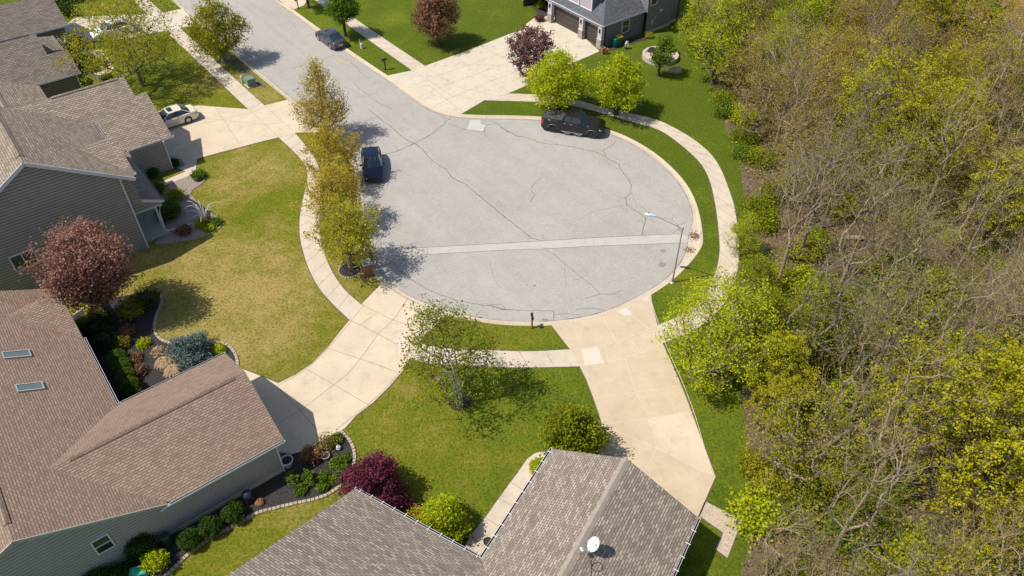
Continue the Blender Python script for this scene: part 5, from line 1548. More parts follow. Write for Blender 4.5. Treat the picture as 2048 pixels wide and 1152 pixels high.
PROF = {
    'oval': lambda z: np.sin(np.pi * np.clip(z, .02, .98) ** .85) ** .7,
    'cone': lambda z: (1 - z) ** .75 * np.minimum(1, .35 + z * 4),
    'egg': lambda z: np.sin(np.pi * np.clip(z, 0.02, .99) ** .62) ** .75,
    'vase': lambda z: (.25 + .75 * z ** .8) * np.sqrt(np.clip(1.02 - z ** 4, 0, 1)),
    'dome': lambda z: np.sqrt(np.clip(1 - (z * .98) ** 2, 0, 1)),
    'wide': lambda z: np.sqrt(np.clip(1 - ((z - .45) / .58) ** 2, 0.02, 1)),
}

def grow(seed, h, rad, zb, prof, n, zt=.6, rt=.016, up=.12, jit=.10, shell=.5, lean=(0, 0), stems=1, spread=.0, gaps=0, straight=.5):
    rg = np.random.default_rng(seed)
    pts = []
    f = PROF[prof]
    holes = rg.uniform(-1, 1, (gaps, 3)) * [rad, rad, (h - zb) / 2] + [0, 0, (h + zb) / 2] if gaps else np.zeros((0, 3))
    lobes = rg.uniform(0, 6.28, 4)
    while len(pts) < n:
        z = rg.uniform(0, 1); r = f(np.array([z]))[0]
        if rg.uniform() > r * r + .08: continue
        t = rg.uniform(0, 2 * np.pi)
        edge = 1 + .16 * np.sin(3 * t + lobes[0] + 4 * z) + .10 * np.sin(5 * t + lobes[1] - 5 * z)
        q = rad * r * edge * rg.uniform(0, 1) ** shell
        p = np.array([q * np.cos(t) + lean[0] * z, q * np.sin(t) + lean[1] * z, zb + z * (h - zb) + rg.normal(0, .05)])
        if len(holes) and np.min(np.linalg.norm(holes - p, axis=1)) < rad * .33 and rg.uniform() < .85: continue
        pts.append(p)
    pts = np.array(pts)
    nodes, par = [], []
    for s in range(stems):
        a = 2 * np.pi * s / stems + rg.uniform(0, 1)
        base = np.array([spread * .25 * np.cos(a), spread * .25 * np.sin(a), -.05]) if stems > 1 else np.array([0, 0, -.05])
        top = np.array([spread * np.cos(a) + lean[0] * zt, spread * np.sin(a) + lean[1] * zt, zb + (h - zb) * zt])
        m = max(5, int(top[2] / .5)); w = np.zeros(3)
        for i in range(m + 1):
            t = i / m
            w = w * .8 + rg.normal(0, .035, 3) * [1, 1, 0]
            par.append(len(nodes) - 1 if i else -1)
            nodes.append(base + (top - base) * np.array([t ** 1.3, t ** 1.3, t]) + w * t)
    minz = zb * .55
    order = np.argsort(np.linalg.norm((pts - [0, 0, zb * .7]) * [1, 1, .8], axis=1))
    nd = np.array(nodes); tips = []
    cap = len(nodes) + n * 3 + 5
    A = np.zeros((cap, 3)); A[:len(nd)] = nd; k = len(nd)
    D = np.zeros((cap, 3)); D[:k, 2] = 1
    pr = np.full(cap, -1, int); pr[:k] = par
    for i in order:
        a = pts[i]
        d = np.linalg.norm(A[:k] - a, axis=1)
        cs = np.einsum('ij,ij->i', a - A[:k], D[:k]) / (d + 1e-6)
        c = d * (1 + straight * (1 - cs)) + 1.6 * np.maximum(0, A[:k, 2] - a[2] + .25 * d) + 4 * (A[:k, 2] < minz)
        j = int(np.argmin(c)); p = A[j]; L = d[j]
        prev = j
        for t in (.36, .7):
            q = p + (a - p) * t + rg.normal(0, jit * L * .5, 3) + np.array([0, 0, (-up if t < .5 else -up * .7) * L * .5])
            A[k] = q; pr[k] = prev; D[k] = (a - p) / (L + 1e-6); prev = k; k += 1
        A[k] = a; pr[k] = prev; D[k] = (a - p) / (L + 1e-6); tips.append(k); k += 1
    A, pr = A[:k], pr[:k]
    grow.D = D[:k]
    cnt = np.ones(k)
    for i in range(k - 1, 0, -1):
        if pr[i] >= 0 and pr[i] < i: cnt[pr[i]] += cnt[i] * (1 / 3 if i in () else 1)
    r = rt * (cnt / 3) ** .47
    return A, pr, r, np.array(tips), rg

def branch_mesh(name, A, pr, r, mat, k=4, twigs=None, flare=True, thin=.028):
    """prisms along every edge, plus thin twigs given as (start, end) arrays"""
    e = np.nonzero(pr >= 0)[0]
    a, b = A[pr[e]], A[e]
    ra, rb = np.minimum(r[pr[e]], r[e] * 1.5), r[e]
    if flare: ra = np.where(a[:, 2] < .2, ra * 1.5, ra)
    if twigs is not None:
        a = np.r_[a, twigs[0]]; b = np.r_[b, twigs[1]]
        ra = np.r_[ra, np.full(len(twigs[0]), twigs[2])]; rb = np.r_[rb, np.full(len(twigs[0]), twigs[2] * .55)]
    d = b - a; L = np.linalg.norm(d, axis=1, keepdims=True) + 1e-9; d = d / L
    ref = np.where(np.abs(d[:, 2:3]) < .9, [[0, 0, 1.0]], [[1.0, 0, 0]])
    u = np.cross(d, ref); u /= np.linalg.norm(u, axis=1, keepdims=True); v = np.cross(d, u)
    n = len(a); V = np.zeros((n, 2 * k, 3))
    for i in range(k):
        t = 2 * np.pi * i / k
        o = np.cos(t) * u + np.sin(t) * v
        V[:, i] = a + o * ra[:, None]; V[:, k + i] = b + o * rb[:, None]
    F = np.array([[i, (i + 1) % k, k + (i + 1) % k, k + i] for i in range(k)])
    F = (np.arange(n)[:, None, None] * 2 * k + F[None]).reshape(-1, 4)
    me = npmesh(name, V.reshape(-1, 3), F, None, mat)
    me.polygons.foreach_set('material_index', np.repeat((ra < thin).astype(np.int32), k))
    me.polygons.foreach_set('use_smooth', [True] * len(me.polygons))
    return me

def leaf_mesh(name, cen, per, sigma, size, mat, rg, flat=.0, droop=0.0, aspect=.62, tint_c=.6):
    n = len(cen) * per
    c = np.repeat(cen, per, 0) + rg.normal(0, 1, (n, 3)) * np.array([sigma, sigma, sigma * .8])
    nr = rg.normal(0, 1, (n, 3)); nr[:, 2] = np.abs(nr[:, 2]) + flat
    nr /= np.linalg.norm(nr, axis=1, keepdims=True)
    rf = rg.normal(0, 1, (n, 3)); u = np.cross(nr, rf); u /= np.linalg.norm(u, axis=1, keepdims=True); v = np.cross(nr, u)
    s = size * rg.uniform(.6, 1.35, (n, 1))
    fold = nr * s * .18
    V = np.stack([c - u * s - fold * droop, c - v * s * aspect + fold, c + u * s - fold * droop, c + v * s * aspect + fold], 1).reshape(-1, 3)
    F = np.arange(4 * n).reshape(-1, 4)
    tint = np.repeat(rg.uniform(0, 1, len(cen)), per) * tint_c + rg.uniform(0, 1, n) * (1 - tint_c)
    return npmesh(name, V, F, tint, [mat])

def twig_set(A, tips, rg, k, L, upw=.25):
    st = np.repeat(A[tips], k, 0)
    d = rg.normal(0, .42, st.shape); d[:, 2] += upw
    d = d + np.repeat(grow.D[tips], k, 0)
    d = d / (np.linalg.norm(d, axis=1, keepdims=True) + 1e-6)
    en = st + d * L * rg.uniform(.4, 1.2, (len(st), 1))
    return st, en

BARK = dict(grey=bark_mat('grey_bark', (.10, .078, .055), (.27, .215, .155)), pale=bark_mat('pale_twig_bark', (.165, .12, .075), (.38, .295, .20)),
            dark=bark_mat('dark_bark', (.045, .038, .033), (.10, .085, .07)), birch=bark_mat('birch_bark', (.42, .40, .37), (.70, .68, .64)), red=bark_mat('reddish_bark', (.07, .045, .04), (.13, .09, .075)))
LEAF = dict(
    lime=leaf_mat('lime_leaves', [(.17, .225, .008), (.42, .48, .012), (.60, .62, .03)], .5),
    green=leaf_mat('green_leaves', [(.05, .105, .009), (.12, .20, .014), (.24, .31, .028)], .4),
    spring=leaf_mat('spring_green_leaves', [(.10, .135, .006), (.235, .27, .012), (.39, .40, .03)], .5),
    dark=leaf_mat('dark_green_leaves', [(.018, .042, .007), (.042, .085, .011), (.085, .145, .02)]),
    box=leaf_mat('boxwood_leaves', [(.045, .085, .009), (.10, .165, .014), (.19, .26, .025)]),
    olive=leaf_mat('olive_leaves', [(.15, .15, .010), (.36, .345, .018), (.52, .47, .045)], .5),
    amber=leaf_mat('amber_leaves', [(.24, .175, .013), (.51, .395, .027), (.65, .51, .08)], .5),
    yellow=leaf_mat('yellow_maple_leaves', [(.19, .18, .008), (.42, .40, .012), (.58, .54, .025)], .45),
    orange=leaf_mat('orange_bud_leaves', [(.17, .11, .02), (.33, .235, .035), (.44, .34, .07)], .4),
    plum=leaf_mat('plum_leaves', [(.085, .036, .036), (.18, .082, .078), (.32, .17, .155)], .25),
    crab=leaf_mat('crabapple_leaves', [(.115, .048, .036), (.275, .130, .095), (.43, .24, .18)], .35),
    bronze=leaf_mat('bronze_leaves', [(.10, .050, .026), (.22, .115, .06), (.32, .19, .105)], .3),
    maroon=leaf_mat('maroon_leaves', [(.06, .011, .022), (.15, .028, .052), (.28, .075, .11)], .3),
    blue=leaf_mat('blue_spruce_needles', [(.045, .075, .068), (.11, .16, .145), (.20, .26, .235)], .1),
    straw=leaf_mat('straw_blades', [(.30, .20, .11), (.46, .33, .19), (.58, .44, .28)], .3),
    rust=leaf_mat('rust_leaves', [(.12, .055, .025), (.25, .125, .06), (.36, .20, .11)], .2),
    sparse=leaf_mat('young_olive_leaves', [(.13, .115, .018), (.28, .235, .035), (.42, .35, .075)], .4),
)
THIN = dict(birch='red')
def tree(name, label, loc, seed, h, rad, zb, prof, n, per, leaf, bark='grey', size=.12, sigma=.28, cat='tree', group=None, twigs=0, twl=.5, rz=None, leafshare=1.0, flat=.3, twr=.009, fine=True, **kw):
    A, pr, r, tips, rg = grow(seed, h, rad, zb, prof, n, **kw)
    o = empty(name, (loc[0], loc[1], 0), 0, label, cat, group)
    tw = None
    lc = A[tips]
    if twigs:
        st, en = twig_set(A, tips, rg, twigs, twl)
        tw = (st, en, twr)
        lc = np.r_[lc, en[rg.uniform(0, 1, len(en)) < .7]]
    t = link('trunk', branch_mesh('trunk', A, pr, r, [BARK[bark], BARK[THIN.get(bark, bark)]], 5, tw, thin=.04 if bark == 'birch' else .028), [], o); kid(o, t)
    if fine: per, size, sigma = int(per * 1.6 + .5), size * .76, sigma * .82
    if per:
        if leafshare < 1: lc = lc[rg.uniform(0, 1, len(lc)) < leafshare]
        c = link('crown', leaf_mesh('crown', lc, per, sigma, size, LEAF[leaf], rg, flat), [LEAF[leaf]], o); kid(o, c)
    return o

def gl(u, v): return gp(u, v, 0)

# --- named trees of the gardens and the street
tree('tree', 'big sparse spreading tree with yellow green young leaves in the upper left lawn', gl(285, 172), 11, 9.3, 5.4, 2.0, 'wide', 460, 13, 'olive', 'grey', .11, .36, zt=.35, twigs=2, twl=.7, gaps=8, leafshare=.7, rt=.012)
tree('tree', 'rounded olive green tree with a dark mulch patch beneath beside the transformer box', gl(448, 124), 12, 7.1, 3.0, 1.4, 'egg', 300, 24, 'olive', 'grey', .125, .36, zt=.7, gaps=3)
tree('tree', 'small dense dark green tree on the grass strip by the charcoal car', gl(691, 72), 13, 5.0, 1.75, 1.8, 'oval', 170, 34, 'green', 'dark', .12, .30, zt=.6)
tree('tree', 'green tree at the top edge whose bare dark trunk shows behind the mailbox', gl(617, 16), 14, 6.6, 2.2, 2.6, 'oval', 170, 30, 'green', 'dark', .13, .32, zt=.6)
tree('tree', 'bronze brown leaved tree on the upper lawn', gl(878, 89), 15, 6.9, 2.5, 1.3, 'egg', 260, 34, 'bronze', 'red', .125, .33, zt=.65)
tree('tree', 'purple plum tree leaning over the stained driveway', gl(1062, 166), 16, 5.7, 3.2, .9, 'vase', 260, 17, 'plum', 'red', .125, .24, zt=.25, up=-.1, gaps=6)
tree('tree', 'lime green tree right behind the bed of the black pickup', gl(1114, 222), 17, 6.4, 3.0, 1.4, 'egg', 330, 26, 'lime', 'dark', .125, .33, zt=.7, gaps=3)
tree('tree', 'lime green tree ahead of the black pickup beside the curved sidewalk', gl(1231, 229), 18, 6.1, 2.55, 1.4, 'egg', 280, 26, 'lime', 'dark', .12, .32, zt=.7, gaps=2)
tree('tree', 'small slim green tree leaning beside the round stone planter', gl(1316, 152), 19, 4.3, 1.15, 1.3, 'oval', 110, 26, 'green', 'dark', .11, .26, zt=.6, lean=(.5, .1))
ROW = 'street trees in a row along the left kerb'
tree('street_tree', 'tallest street tree in the kerb row, sparse amber top above the navy car', gl(655, 276), 21, 7.6, 2.8, 1.0, 'cone', 300, 8, 'amber', 'pale', .10, .26, group=ROW, zt=.85, twigs=3, twl=.7, leafshare=.7, gaps=5, up=.15)
tree('street_tree', 'amber street tree standing just left of the navy car bonnet', gl(674, 368), 22, 5.9, 2.35, 1.0, 'egg', 200, 11, 'amber', 'pale', .10, .25, group=ROW, zt=.8, twigs=2, twl=.6, leafshare=.7, gaps=4)
tree('street_tree', 'olive street tree overhanging the sidewalk, second from the brick mailbox pillar', gl(678, 450), 23, 5.9, 2.3, 1.0, 'egg', 220, 11, 'amber', 'pale', .10, .25, group=ROW, zt=.8, twigs=2, twl=.6, leafshare=.7, gaps=5)
tree('street_tree', 'yellow green street tree in a ringed mulch bed by the brick mailbox pillar', gl(703, 538), 24, 6.0, 2.35, 1.5, 'oval', 220, 12, 'olive', 'grey', .10, .25, group=ROW, zt=.8, twigs=2, twl=.6, leafshare=.75, gaps=5)
tree('tree', 'copper pink crabapple tree in front of the tall taupe wall', gl(224, 634), 31, 7.5, 3.45, 1.6, 'vase', 420, 24, 'crab', 'dark', .105, .32, zt=.25, up=-.05, twigs=1, twl=.6)
tree('birch_tree', 'multi stemmed white barked birch with loose sparse foliage beside the bottom sidewalk', gl(919, 803), 32, 8.4, 2.85, .9, 'oval', 250, 6, 'spring', 'birch', .10, .24, zt=.85, stems=4, spread=.9, twigs=2, twl=.7, leafshare=.9, gaps=7, cat='tree', rt=.0085, lean=(-1.1, .2))
tree('tree', 'bushy yellow green tree between the weathered driveway and the woods', gl(1428, 742), 33, 8.4, 3.75, .8, 'egg', 380, 12, 'lime', 'grey', .10, .28, zt=.4, stems=3, spread=.8, gaps=9, twigs=2, twl=.7, leafshare=.75, lean=(-.4, -.2))
tree('shrub_tree', 'rounded green shrub at the peak of the mottled roof beside the weathered driveway', gl(1140, 902), 34, 3.8, 1.65, .3, 'egg', 240, 24, 'spring', 'dark', .11, .26, zt=.4, stems=4, spread=.7, cat='shrub', twigs=1)
tree('japanese_maple', 'domed maroon japanese maple behind the mottled roof corner', gl(752, 1003), 35, 3.4, 1.75, .4, 'dome', 300, 40, 'maroon', 'dark', .085, .22, zt=.35, stems=3, spread=.5, cat='tree', shell=.35)
tree('garden_shrub', 'bright lime green shrub inside the brown deck railing', gl(890, 1064), 36, 2.8, 1.2, .2, 'egg', 200, 40, 'lime', 'dark', .09, .22, zt=.4, stems=3, spread=.4, cat='shrub', shell=.35)

# --- clipped and loose shrubs
def bush(name, label, u, v, r, h, leaf, seed, n=120, per=30, size=.06, sigma=.10, cat='shrub', group=None, clip=True, z=.03, world=None):
    rg = np.random.default_rng(seed)
    x, y = world if world else gl(u, v)[:2]
    o = empty(name, (x, y, z), rg.uniform(0, 6), label, cat, group)
    th = rg.uniform(0, 2 * np.pi, n); ph = np.arccos(rg.uniform(-.55, 1, n))
    q = .86 + .08 * np.sin(3 * th + 2 * ph) if clip else rg.uniform(.45, 1, n)
    c = np.c_[r * np.sin(ph) * np.cos(th) * q, r * np.sin(ph) * np.sin(th) * q, h * .5 + h * .5 * np.cos(ph) * q]
    mb = MB()
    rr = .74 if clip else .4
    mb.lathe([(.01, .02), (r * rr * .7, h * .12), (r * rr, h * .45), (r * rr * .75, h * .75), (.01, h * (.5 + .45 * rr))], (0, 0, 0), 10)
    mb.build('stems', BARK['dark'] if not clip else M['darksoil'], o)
    f = link('foliage', leaf_mesh('foliage', c, per, sigma, size, LEAF[leaf], rg, .2), [LEAF[leaf]], o); kid(o, f)
    return o
HB = 'clipped boxwood balls by the main roof gutter'
for i, (u, v, lb) in enumerate(((240, 726, 'clipped boxwood ball at the back of the row by the roof gutter'), (249, 745, 'clipped boxwood ball second from the back, by the roof gutter'), (257, 763, 'clipped boxwood ball third from the back, by the roof gutter'), (266, 782, 'clipped boxwood ball nearest the garage roof in the row by the gutter'))):
    bush('boxwood', lb, u, v, .60, 1.05, 'box', 50 + i, 170, 40, .04, .06, group=HB)
bush('boxwood', 'low green shrub half hidden by the garage roof edge', 272, 803, .6, .8, 'dark', 55, 110, 30, .05, .1)
HC = 'clipped round shrubs along the lower grey wall'
for i, (u, v, lb) in enumerate(((471, 1034), (425, 1062), (383, 1088))and ((471, 1036, 'clipped round green shrub next to the kettle grill'), (425, 1064, 'clipped round green shrub in the middle of the wall row'), (383, 1090, 'clipped round green shrub beside the dark barrel'))):
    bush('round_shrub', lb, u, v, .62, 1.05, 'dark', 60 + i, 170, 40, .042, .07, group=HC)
bush('shrub', 'large loose dark green shrub left of the dark barrel', 290, 1106, .75, 1.5, 'dark', 64, 150, 36, .06, .12, clip=False)
bush('shrub', 'variegated yellow green shrub above the teal storage box', 318, 1135, .62, 1.25, 'lime', 65, 70, 22, .07, .12, clip=False)
bush('shrub', 'low green shrub at the bottom edge below the small window', 200, 1165, .8, .9, 'dark', 66, 120, 30, .05, .14, clip=False); bush('shrub', 'low dark shrub between the wall and the teal storage box', 246, 1155, .5, .7, 'dark', 67, 90, 30, .05, .1, clip=False)
bush('shrub', 'lime edged shrub beside the gutter by the bottom house path', 1078, 945, .48, .95, 'lime', 68, 110, 36, .055, .09)
bush('shrub', 'gold orange leaved shrub between the maroon maple and the lime shrub', 832, 1050, .75, .95, 'amber', 69, 110, 26, .06, .16, clip=False)
# spreading blue spruce
tree('blue_spruce', 'spreading blue spruce by the garage roof', gl(386, 716), 70, 1.8, 1.5, .15, 'dome', 180, 34, 'blue', 'dark', .075, .17, zt=.7, shell=.6, cat='shrub')
# ornamental grasses
def grass_clump(u, v, r, h, label, seed, leaf='straw', name='ornamental_grass', cat='ornamental grass', group=None, n=420):
    rg = np.random.default_rng(seed); x, y, _ = gl(u, v)
    t = rg.uniform(0, 2 * np.pi, n); q = rg.uniform(.2, 1, n)
    base = np.c_[.12 * np.cos(t), .12 * np.sin(t), np.zeros(n)]
    midp = np.c_[r * .5 * q * np.cos(t), r * .5 * q * np.sin(t), h * (1.05 - .25 * q)]
    tip = np.c_[r * q * np.cos(t) * 1.05, r * q * np.sin(t) * 1.05, h * (1.0 - .75 * q * q)]
    w = np.c_[-np.sin(t), np.cos(t), np.zeros(n)] * .022
    V = np.stack([base - w, base + w, midp + w, midp - w, tip + w * .3, tip - w * .3], 1).reshape(-1, 3)
    F = (np.arange(n)[:, None, None] * 6 + np.array([[0, 1, 2, 3], [3, 2, 4, 5]])[None]).reshape(-1, 4)
    me = npmesh(name, V, F, np.repeat(rg.uniform(0, 1, n), 2), [LEAF[leaf]])
    o = link(name, me, [LEAF[leaf]]); o.location = (x, y, .04)
    return tag(o, label, cat, group)
OG = 'straw coloured ornamental grasses beside the blue spruce'
grass_clump(330, 733, .66, .75, 'straw coloured ornamental grass tuft farthest from the garage gutter', 1, group=OG); grass_clump(352, 726, .56, .8, 'straw coloured ornamental grass tuft tucked against the blue spruce', 2, group=OG); grass_clump(350, 749, .70, .75, 'straw coloured ornamental grass tuft nearest the garage gutter', 3, group=OG)
# perennials
PG = 'leafy perennials in the lower mulch bed'
for i, (u, v, r, lb) in enumerate(((585, 964, .52, 'large dark green perennial clump close to the garage wall'), (619, 958, .5, 'second dark green perennial clump in the garage wall shade'), (604, 983, .45, 'light green perennial at the lower end of the bed by the edging'), (623, 966, .3, 'small light green perennial between the dark clumps'), (645, 979, .42, 'light green perennial clump in the lower row by the stone edging'), (649, 957, .38, 'light green perennial clump in the middle of the mulch bed'), (671, 962, .42, 'light green perennial clump nearest the maroon maple'), (688, 943, .42, 'green perennial clump against the right edging curve'), (671, 932, .42, 'green perennial clump below the small tan bowl planter'), (690, 920, .42, 'bright green perennial clump at the upper right edging'), (676, 881, .45, 'green leafy plant at the top of the bed by the driveway'))):
    bush('perennial', lb, u, v, r * .8, .36 if r < .5 else .6, 'green' if i > 1 else 'box', 80 + i, 40, 16, .065, .07, cat='plant', group=PG, clip=False)
bush('shrub', 'twiggy tan green shrub at the driveway end of the mulch bed', 655, 893, .6, .8, 'sparse', 95, 60, 10, .06, .16, clip=False)
bush('shrub', 'rust brown shrub in the shaded part of the mulch bed', 625, 918, .55, .75, 'rust', 96, 60, 18, .06, .13, clip=False)
grass_clump(520, 1007, .3, .35, 'small orange brown grass tuft near the kettle grill', 9, 'rust')
# upper bed of the brown house
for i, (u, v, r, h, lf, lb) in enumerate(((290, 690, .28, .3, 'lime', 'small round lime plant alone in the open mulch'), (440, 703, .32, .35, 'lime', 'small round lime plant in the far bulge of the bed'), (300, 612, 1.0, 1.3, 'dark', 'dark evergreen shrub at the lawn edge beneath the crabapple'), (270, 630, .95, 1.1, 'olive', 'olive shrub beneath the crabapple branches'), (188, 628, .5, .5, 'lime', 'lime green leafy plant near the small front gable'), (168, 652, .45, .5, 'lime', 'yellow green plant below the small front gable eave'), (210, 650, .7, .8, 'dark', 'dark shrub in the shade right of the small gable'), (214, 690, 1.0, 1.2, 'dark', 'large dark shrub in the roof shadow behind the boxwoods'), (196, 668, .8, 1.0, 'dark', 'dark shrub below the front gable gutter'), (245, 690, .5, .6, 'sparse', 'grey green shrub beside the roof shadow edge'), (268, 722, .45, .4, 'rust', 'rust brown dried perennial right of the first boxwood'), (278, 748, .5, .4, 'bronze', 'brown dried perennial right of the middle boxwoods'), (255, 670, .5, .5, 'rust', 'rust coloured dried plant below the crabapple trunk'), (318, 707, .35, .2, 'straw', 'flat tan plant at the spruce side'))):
    bush('bed_shrub', lb, u, v, r, h, lf, 110 + i, 60, 18, .07, .13, clip=False, cat='plant')
# beds of the taupe house
for i, (u, v, r, h, lf, cl, lb) in enumerate(((342, 432, .95, 1.15, 'box', True, 'large round dark green shrub beside the taupe house porch'), (352, 398, .8, .8, 'olive', False, 'yellow green shrub behind the large round porch shrub'), (318, 385, .6, .9, 'green', False, 'green shrub along the porch roof gutter'), (398, 356, .6, .55, 'green', False, 'bright green mound plant at the lawn edge of the gravel bed'), (349, 333, .4, .6, 'dark', False, 'dark shrub at the taupe garage corner'), (309, 352, .5, .9, 'dark', False, 'dark shrub between the taupe garage wall and porch'), (369, 466, .55, .5, 'rust', False, 'low rust brown shrub by the white drain pipe'), (403, 452, .3, .3, 'lime', False, 'small lime plant below the arching stems'), (420, 460, .3, .25, 'lime', False, 'tiny lime plant at the gravel bed tip'), (434, 448, .35, .25, 'green', False, 'small green plant right of the arching stems'))):
    bush('garden_shrub', lb, u, v, r, h, lf, 140 + i, 110 if cl else 60, 30, .065, .12, clip=cl)
# bare arching stems
rg = np.random.default_rng(8); x, y, _ = gl(413, 447)
o = empty('arching_shrub', (x, y, .04), 0, 'leafless shrub with pale arching stems in the gravel bed', 'shrub')
mb = MB()
for k in range(22):
    a = rg.uniform(0, 6.28); q = rg.uniform(.5, 1.7); hh = rg.uniform(.9, 2.3)
    p = chaikin3([(0, 0, 0), (.15 * q * math.cos(a), .15 * q * math.sin(a), hh * .6), (.5 * q * math.cos(a), .5 * q * math.sin(a), hh), (q * math.cos(a), q * math.sin(a), hh * .92)], 2)
    mb.tube(p, [.030] * (len(p) // 2) + [.018] * (len(p) - len(p) // 2), 4)
mb.build('stems', BARK['birch'], o)
c = rg.normal(0, .25, (60, 3)) * [1, 1, .5] + [0, 0, .25]
link('foliage', leaf_mesh('foliage', c, 8, .1, .06, LEAF['sparse'], rg), [LEAF['sparse']], o)
# plants at the slate house and planter
for i, (u, v, r, h, lf, lb) in enumerate(((1078, 42, .5, .7, 'plum', 'small plum coloured shrub at the left garage pillar'), (1082, 18, .55, .9, 'lime', 'lime green shrub by the upper path, closest to the garage'), (1073, 8, .5, .7, 'green', 'green shrub by the upper path bend'), (1063, 3, .5, .6, 'green', 'green shrub at the top edge above the path bend'), (1343, 108, .5, .5, 'sparse', 'pale shrub inside the round stone planter'), (1298, 75, .35, .4, 'olive', 'small olive plant at the slate wall corner'), (205, 128, .5, .5, 'green', 'green plant beside the far left path'), (176, 118, .6, .6, 'olive', 'olive plant at the far left house bed'), (190, 142, .45, .5, 'green', 'round green plant at the far left path corner'), (215, 160, .6, .6, 'dark', 'dark plant behind the garage roof at the far left'), (1330, 92, .35, .35, 'straw', 'dry tan grass inside the round stone planter'))):
    bush('garden_plant', lb, u, v, r, h, lf, 170 + i, 60, 22, .07, .12, clip=False, cat='plant', z=.4 if (u, v) in ((1343, 108), (1330, 92)) else .03)
for i, (u, v, lb) in enumerate(((150, 95, 'dark shrub beside the far left garage wall'), (140, 30, 'dark green bush at the top behind the far left roof'), (165, 135, 'dark shrub at the far left house gable'))):
    bush('shrub', lb, u, v, 1.0, 1.3, 'dark', 190 + i, 90, 26, .09, .2, clip=False)
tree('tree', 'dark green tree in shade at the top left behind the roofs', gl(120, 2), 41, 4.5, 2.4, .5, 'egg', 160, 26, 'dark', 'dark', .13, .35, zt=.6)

# --- the woods: a few source trees of each kind, copied over the wooded slope
rgw = random.Random(17)
def proto(kind, i):
    z = (0, -400)
    if kind == 'bare':
        return tree('woodland_tree', 'x', z, 300 + i, [14, 12.5, 15.5, 11, 13][i], [3.4, 2.8, 3.6, 2.8, 4.0][i], [3.5, 3.0, 4.2, 2.5, 3.2][i], ['vase', 'vase', 'vase', 'wide', 'vase'][i], 135, 2, ['sparse', 'olive', 'sparse', 'orange', 'sparse'][i], ['pale', 'grey', 'pale', 'pale', 'grey'][i], .055, .17, twigs=5, twl=1.15, zt=[.45, .55, .4, .35, .3][i], up=-.06, leafshare=.85, rt=.0145, jit=.04, twr=.0052, fine=False, straight=1.8, shell=.7)
    if kind == 'thicket':
        return tree('woodland_tree', 'x', z, 320 + i, [6.5, 8, 5.5][i], [2.0, 2.2, 2.4][i], .8, 'vase', 80, 3, ['sparse', 'spring', 'orange'][i], 'pale', .050, .18, twigs=5, twl=.95, zt=.3, stems=5, spread=.9, up=-.05, leafshare=.8, rt=.012, jit=.04, twr=.0055, fine=False, straight=1.4)
    if kind == 'olive':
        return tree('woodland_tree', 'x', z, 340 + i, [10, 8.5][i], [3.0, 3.3][i], 2.0, 'wide', 220, 9, ['amber', 'olive'][i], 'grey', .075, .26, twigs=2, twl=.7, zt=.4, up=-.05, leafshare=.8, gaps=5, fine=False)
    if kind == 'yellow':
        return tree('maple_tree', 'x', z, 360 + i, [10.5, 9][i], [3.9, 3.2][i], 2.5, 'wide', 300, 28, 'yellow', 'dark', .075, .15, twigs=1, twl=.75, zt=.4, up=-.05, leafshare=.85, gaps=8, fine=False)
    if kind == 'green':
        return tree('woodland_tree', 'x', z, 380 + i, [8.5, 6.5][i], [2.8, 2.4][i], 1.2, 'egg', 240, 18, ['lime', 'spring'][i], 'dark', .080, .25, zt=.5, gaps=6, twigs=1, fine=False, leafshare=.85)
    if kind == 'bud':
        return tree('woodland_tree', 'x', z, 400 + i, [9.5, 8][i], [3.0, 2.8][i], 1.5, 'wide', 230, 10, ['orange', 'amber'][i], 'grey', .062, .24, twigs=3, twl=.7, zt=.35, up=-.05, leafshare=.7, gaps=3, fine=False)
KIND_N = dict(bare=5, thicket=3, olive=2, yellow=2, green=2, bud=2)
PROTO = {k: [proto(k, i) for i in range(n)] for k, n in KIND_N.items()}
used = set()
def plant(kind, i, x, y, rz, sc, label, group):
    p = PROTO[kind][i]
    if p.name not in used:
        used.add(p.name)
        p.location = (x, y, 0); p.rotation_euler = (0, 0, rz); p.scale = (sc, sc, sc); p['label'] = label
        if group: p['group'] = group
        return p
    return copy_tree(p, (x, y, 0), rz, sc, label, group)

WOODS = 'trees of the dense woods on the right'
LAB = dict(bare='tall nearly leafless tree with pale twigs', thicket='low thicket of bare pale stems', olive='woodland tree with thin olive amber foliage', yellow='maple with yellow leaf clusters',
           green='leafy green woodland tree', bud='woodland tree flushed with orange tan buds')
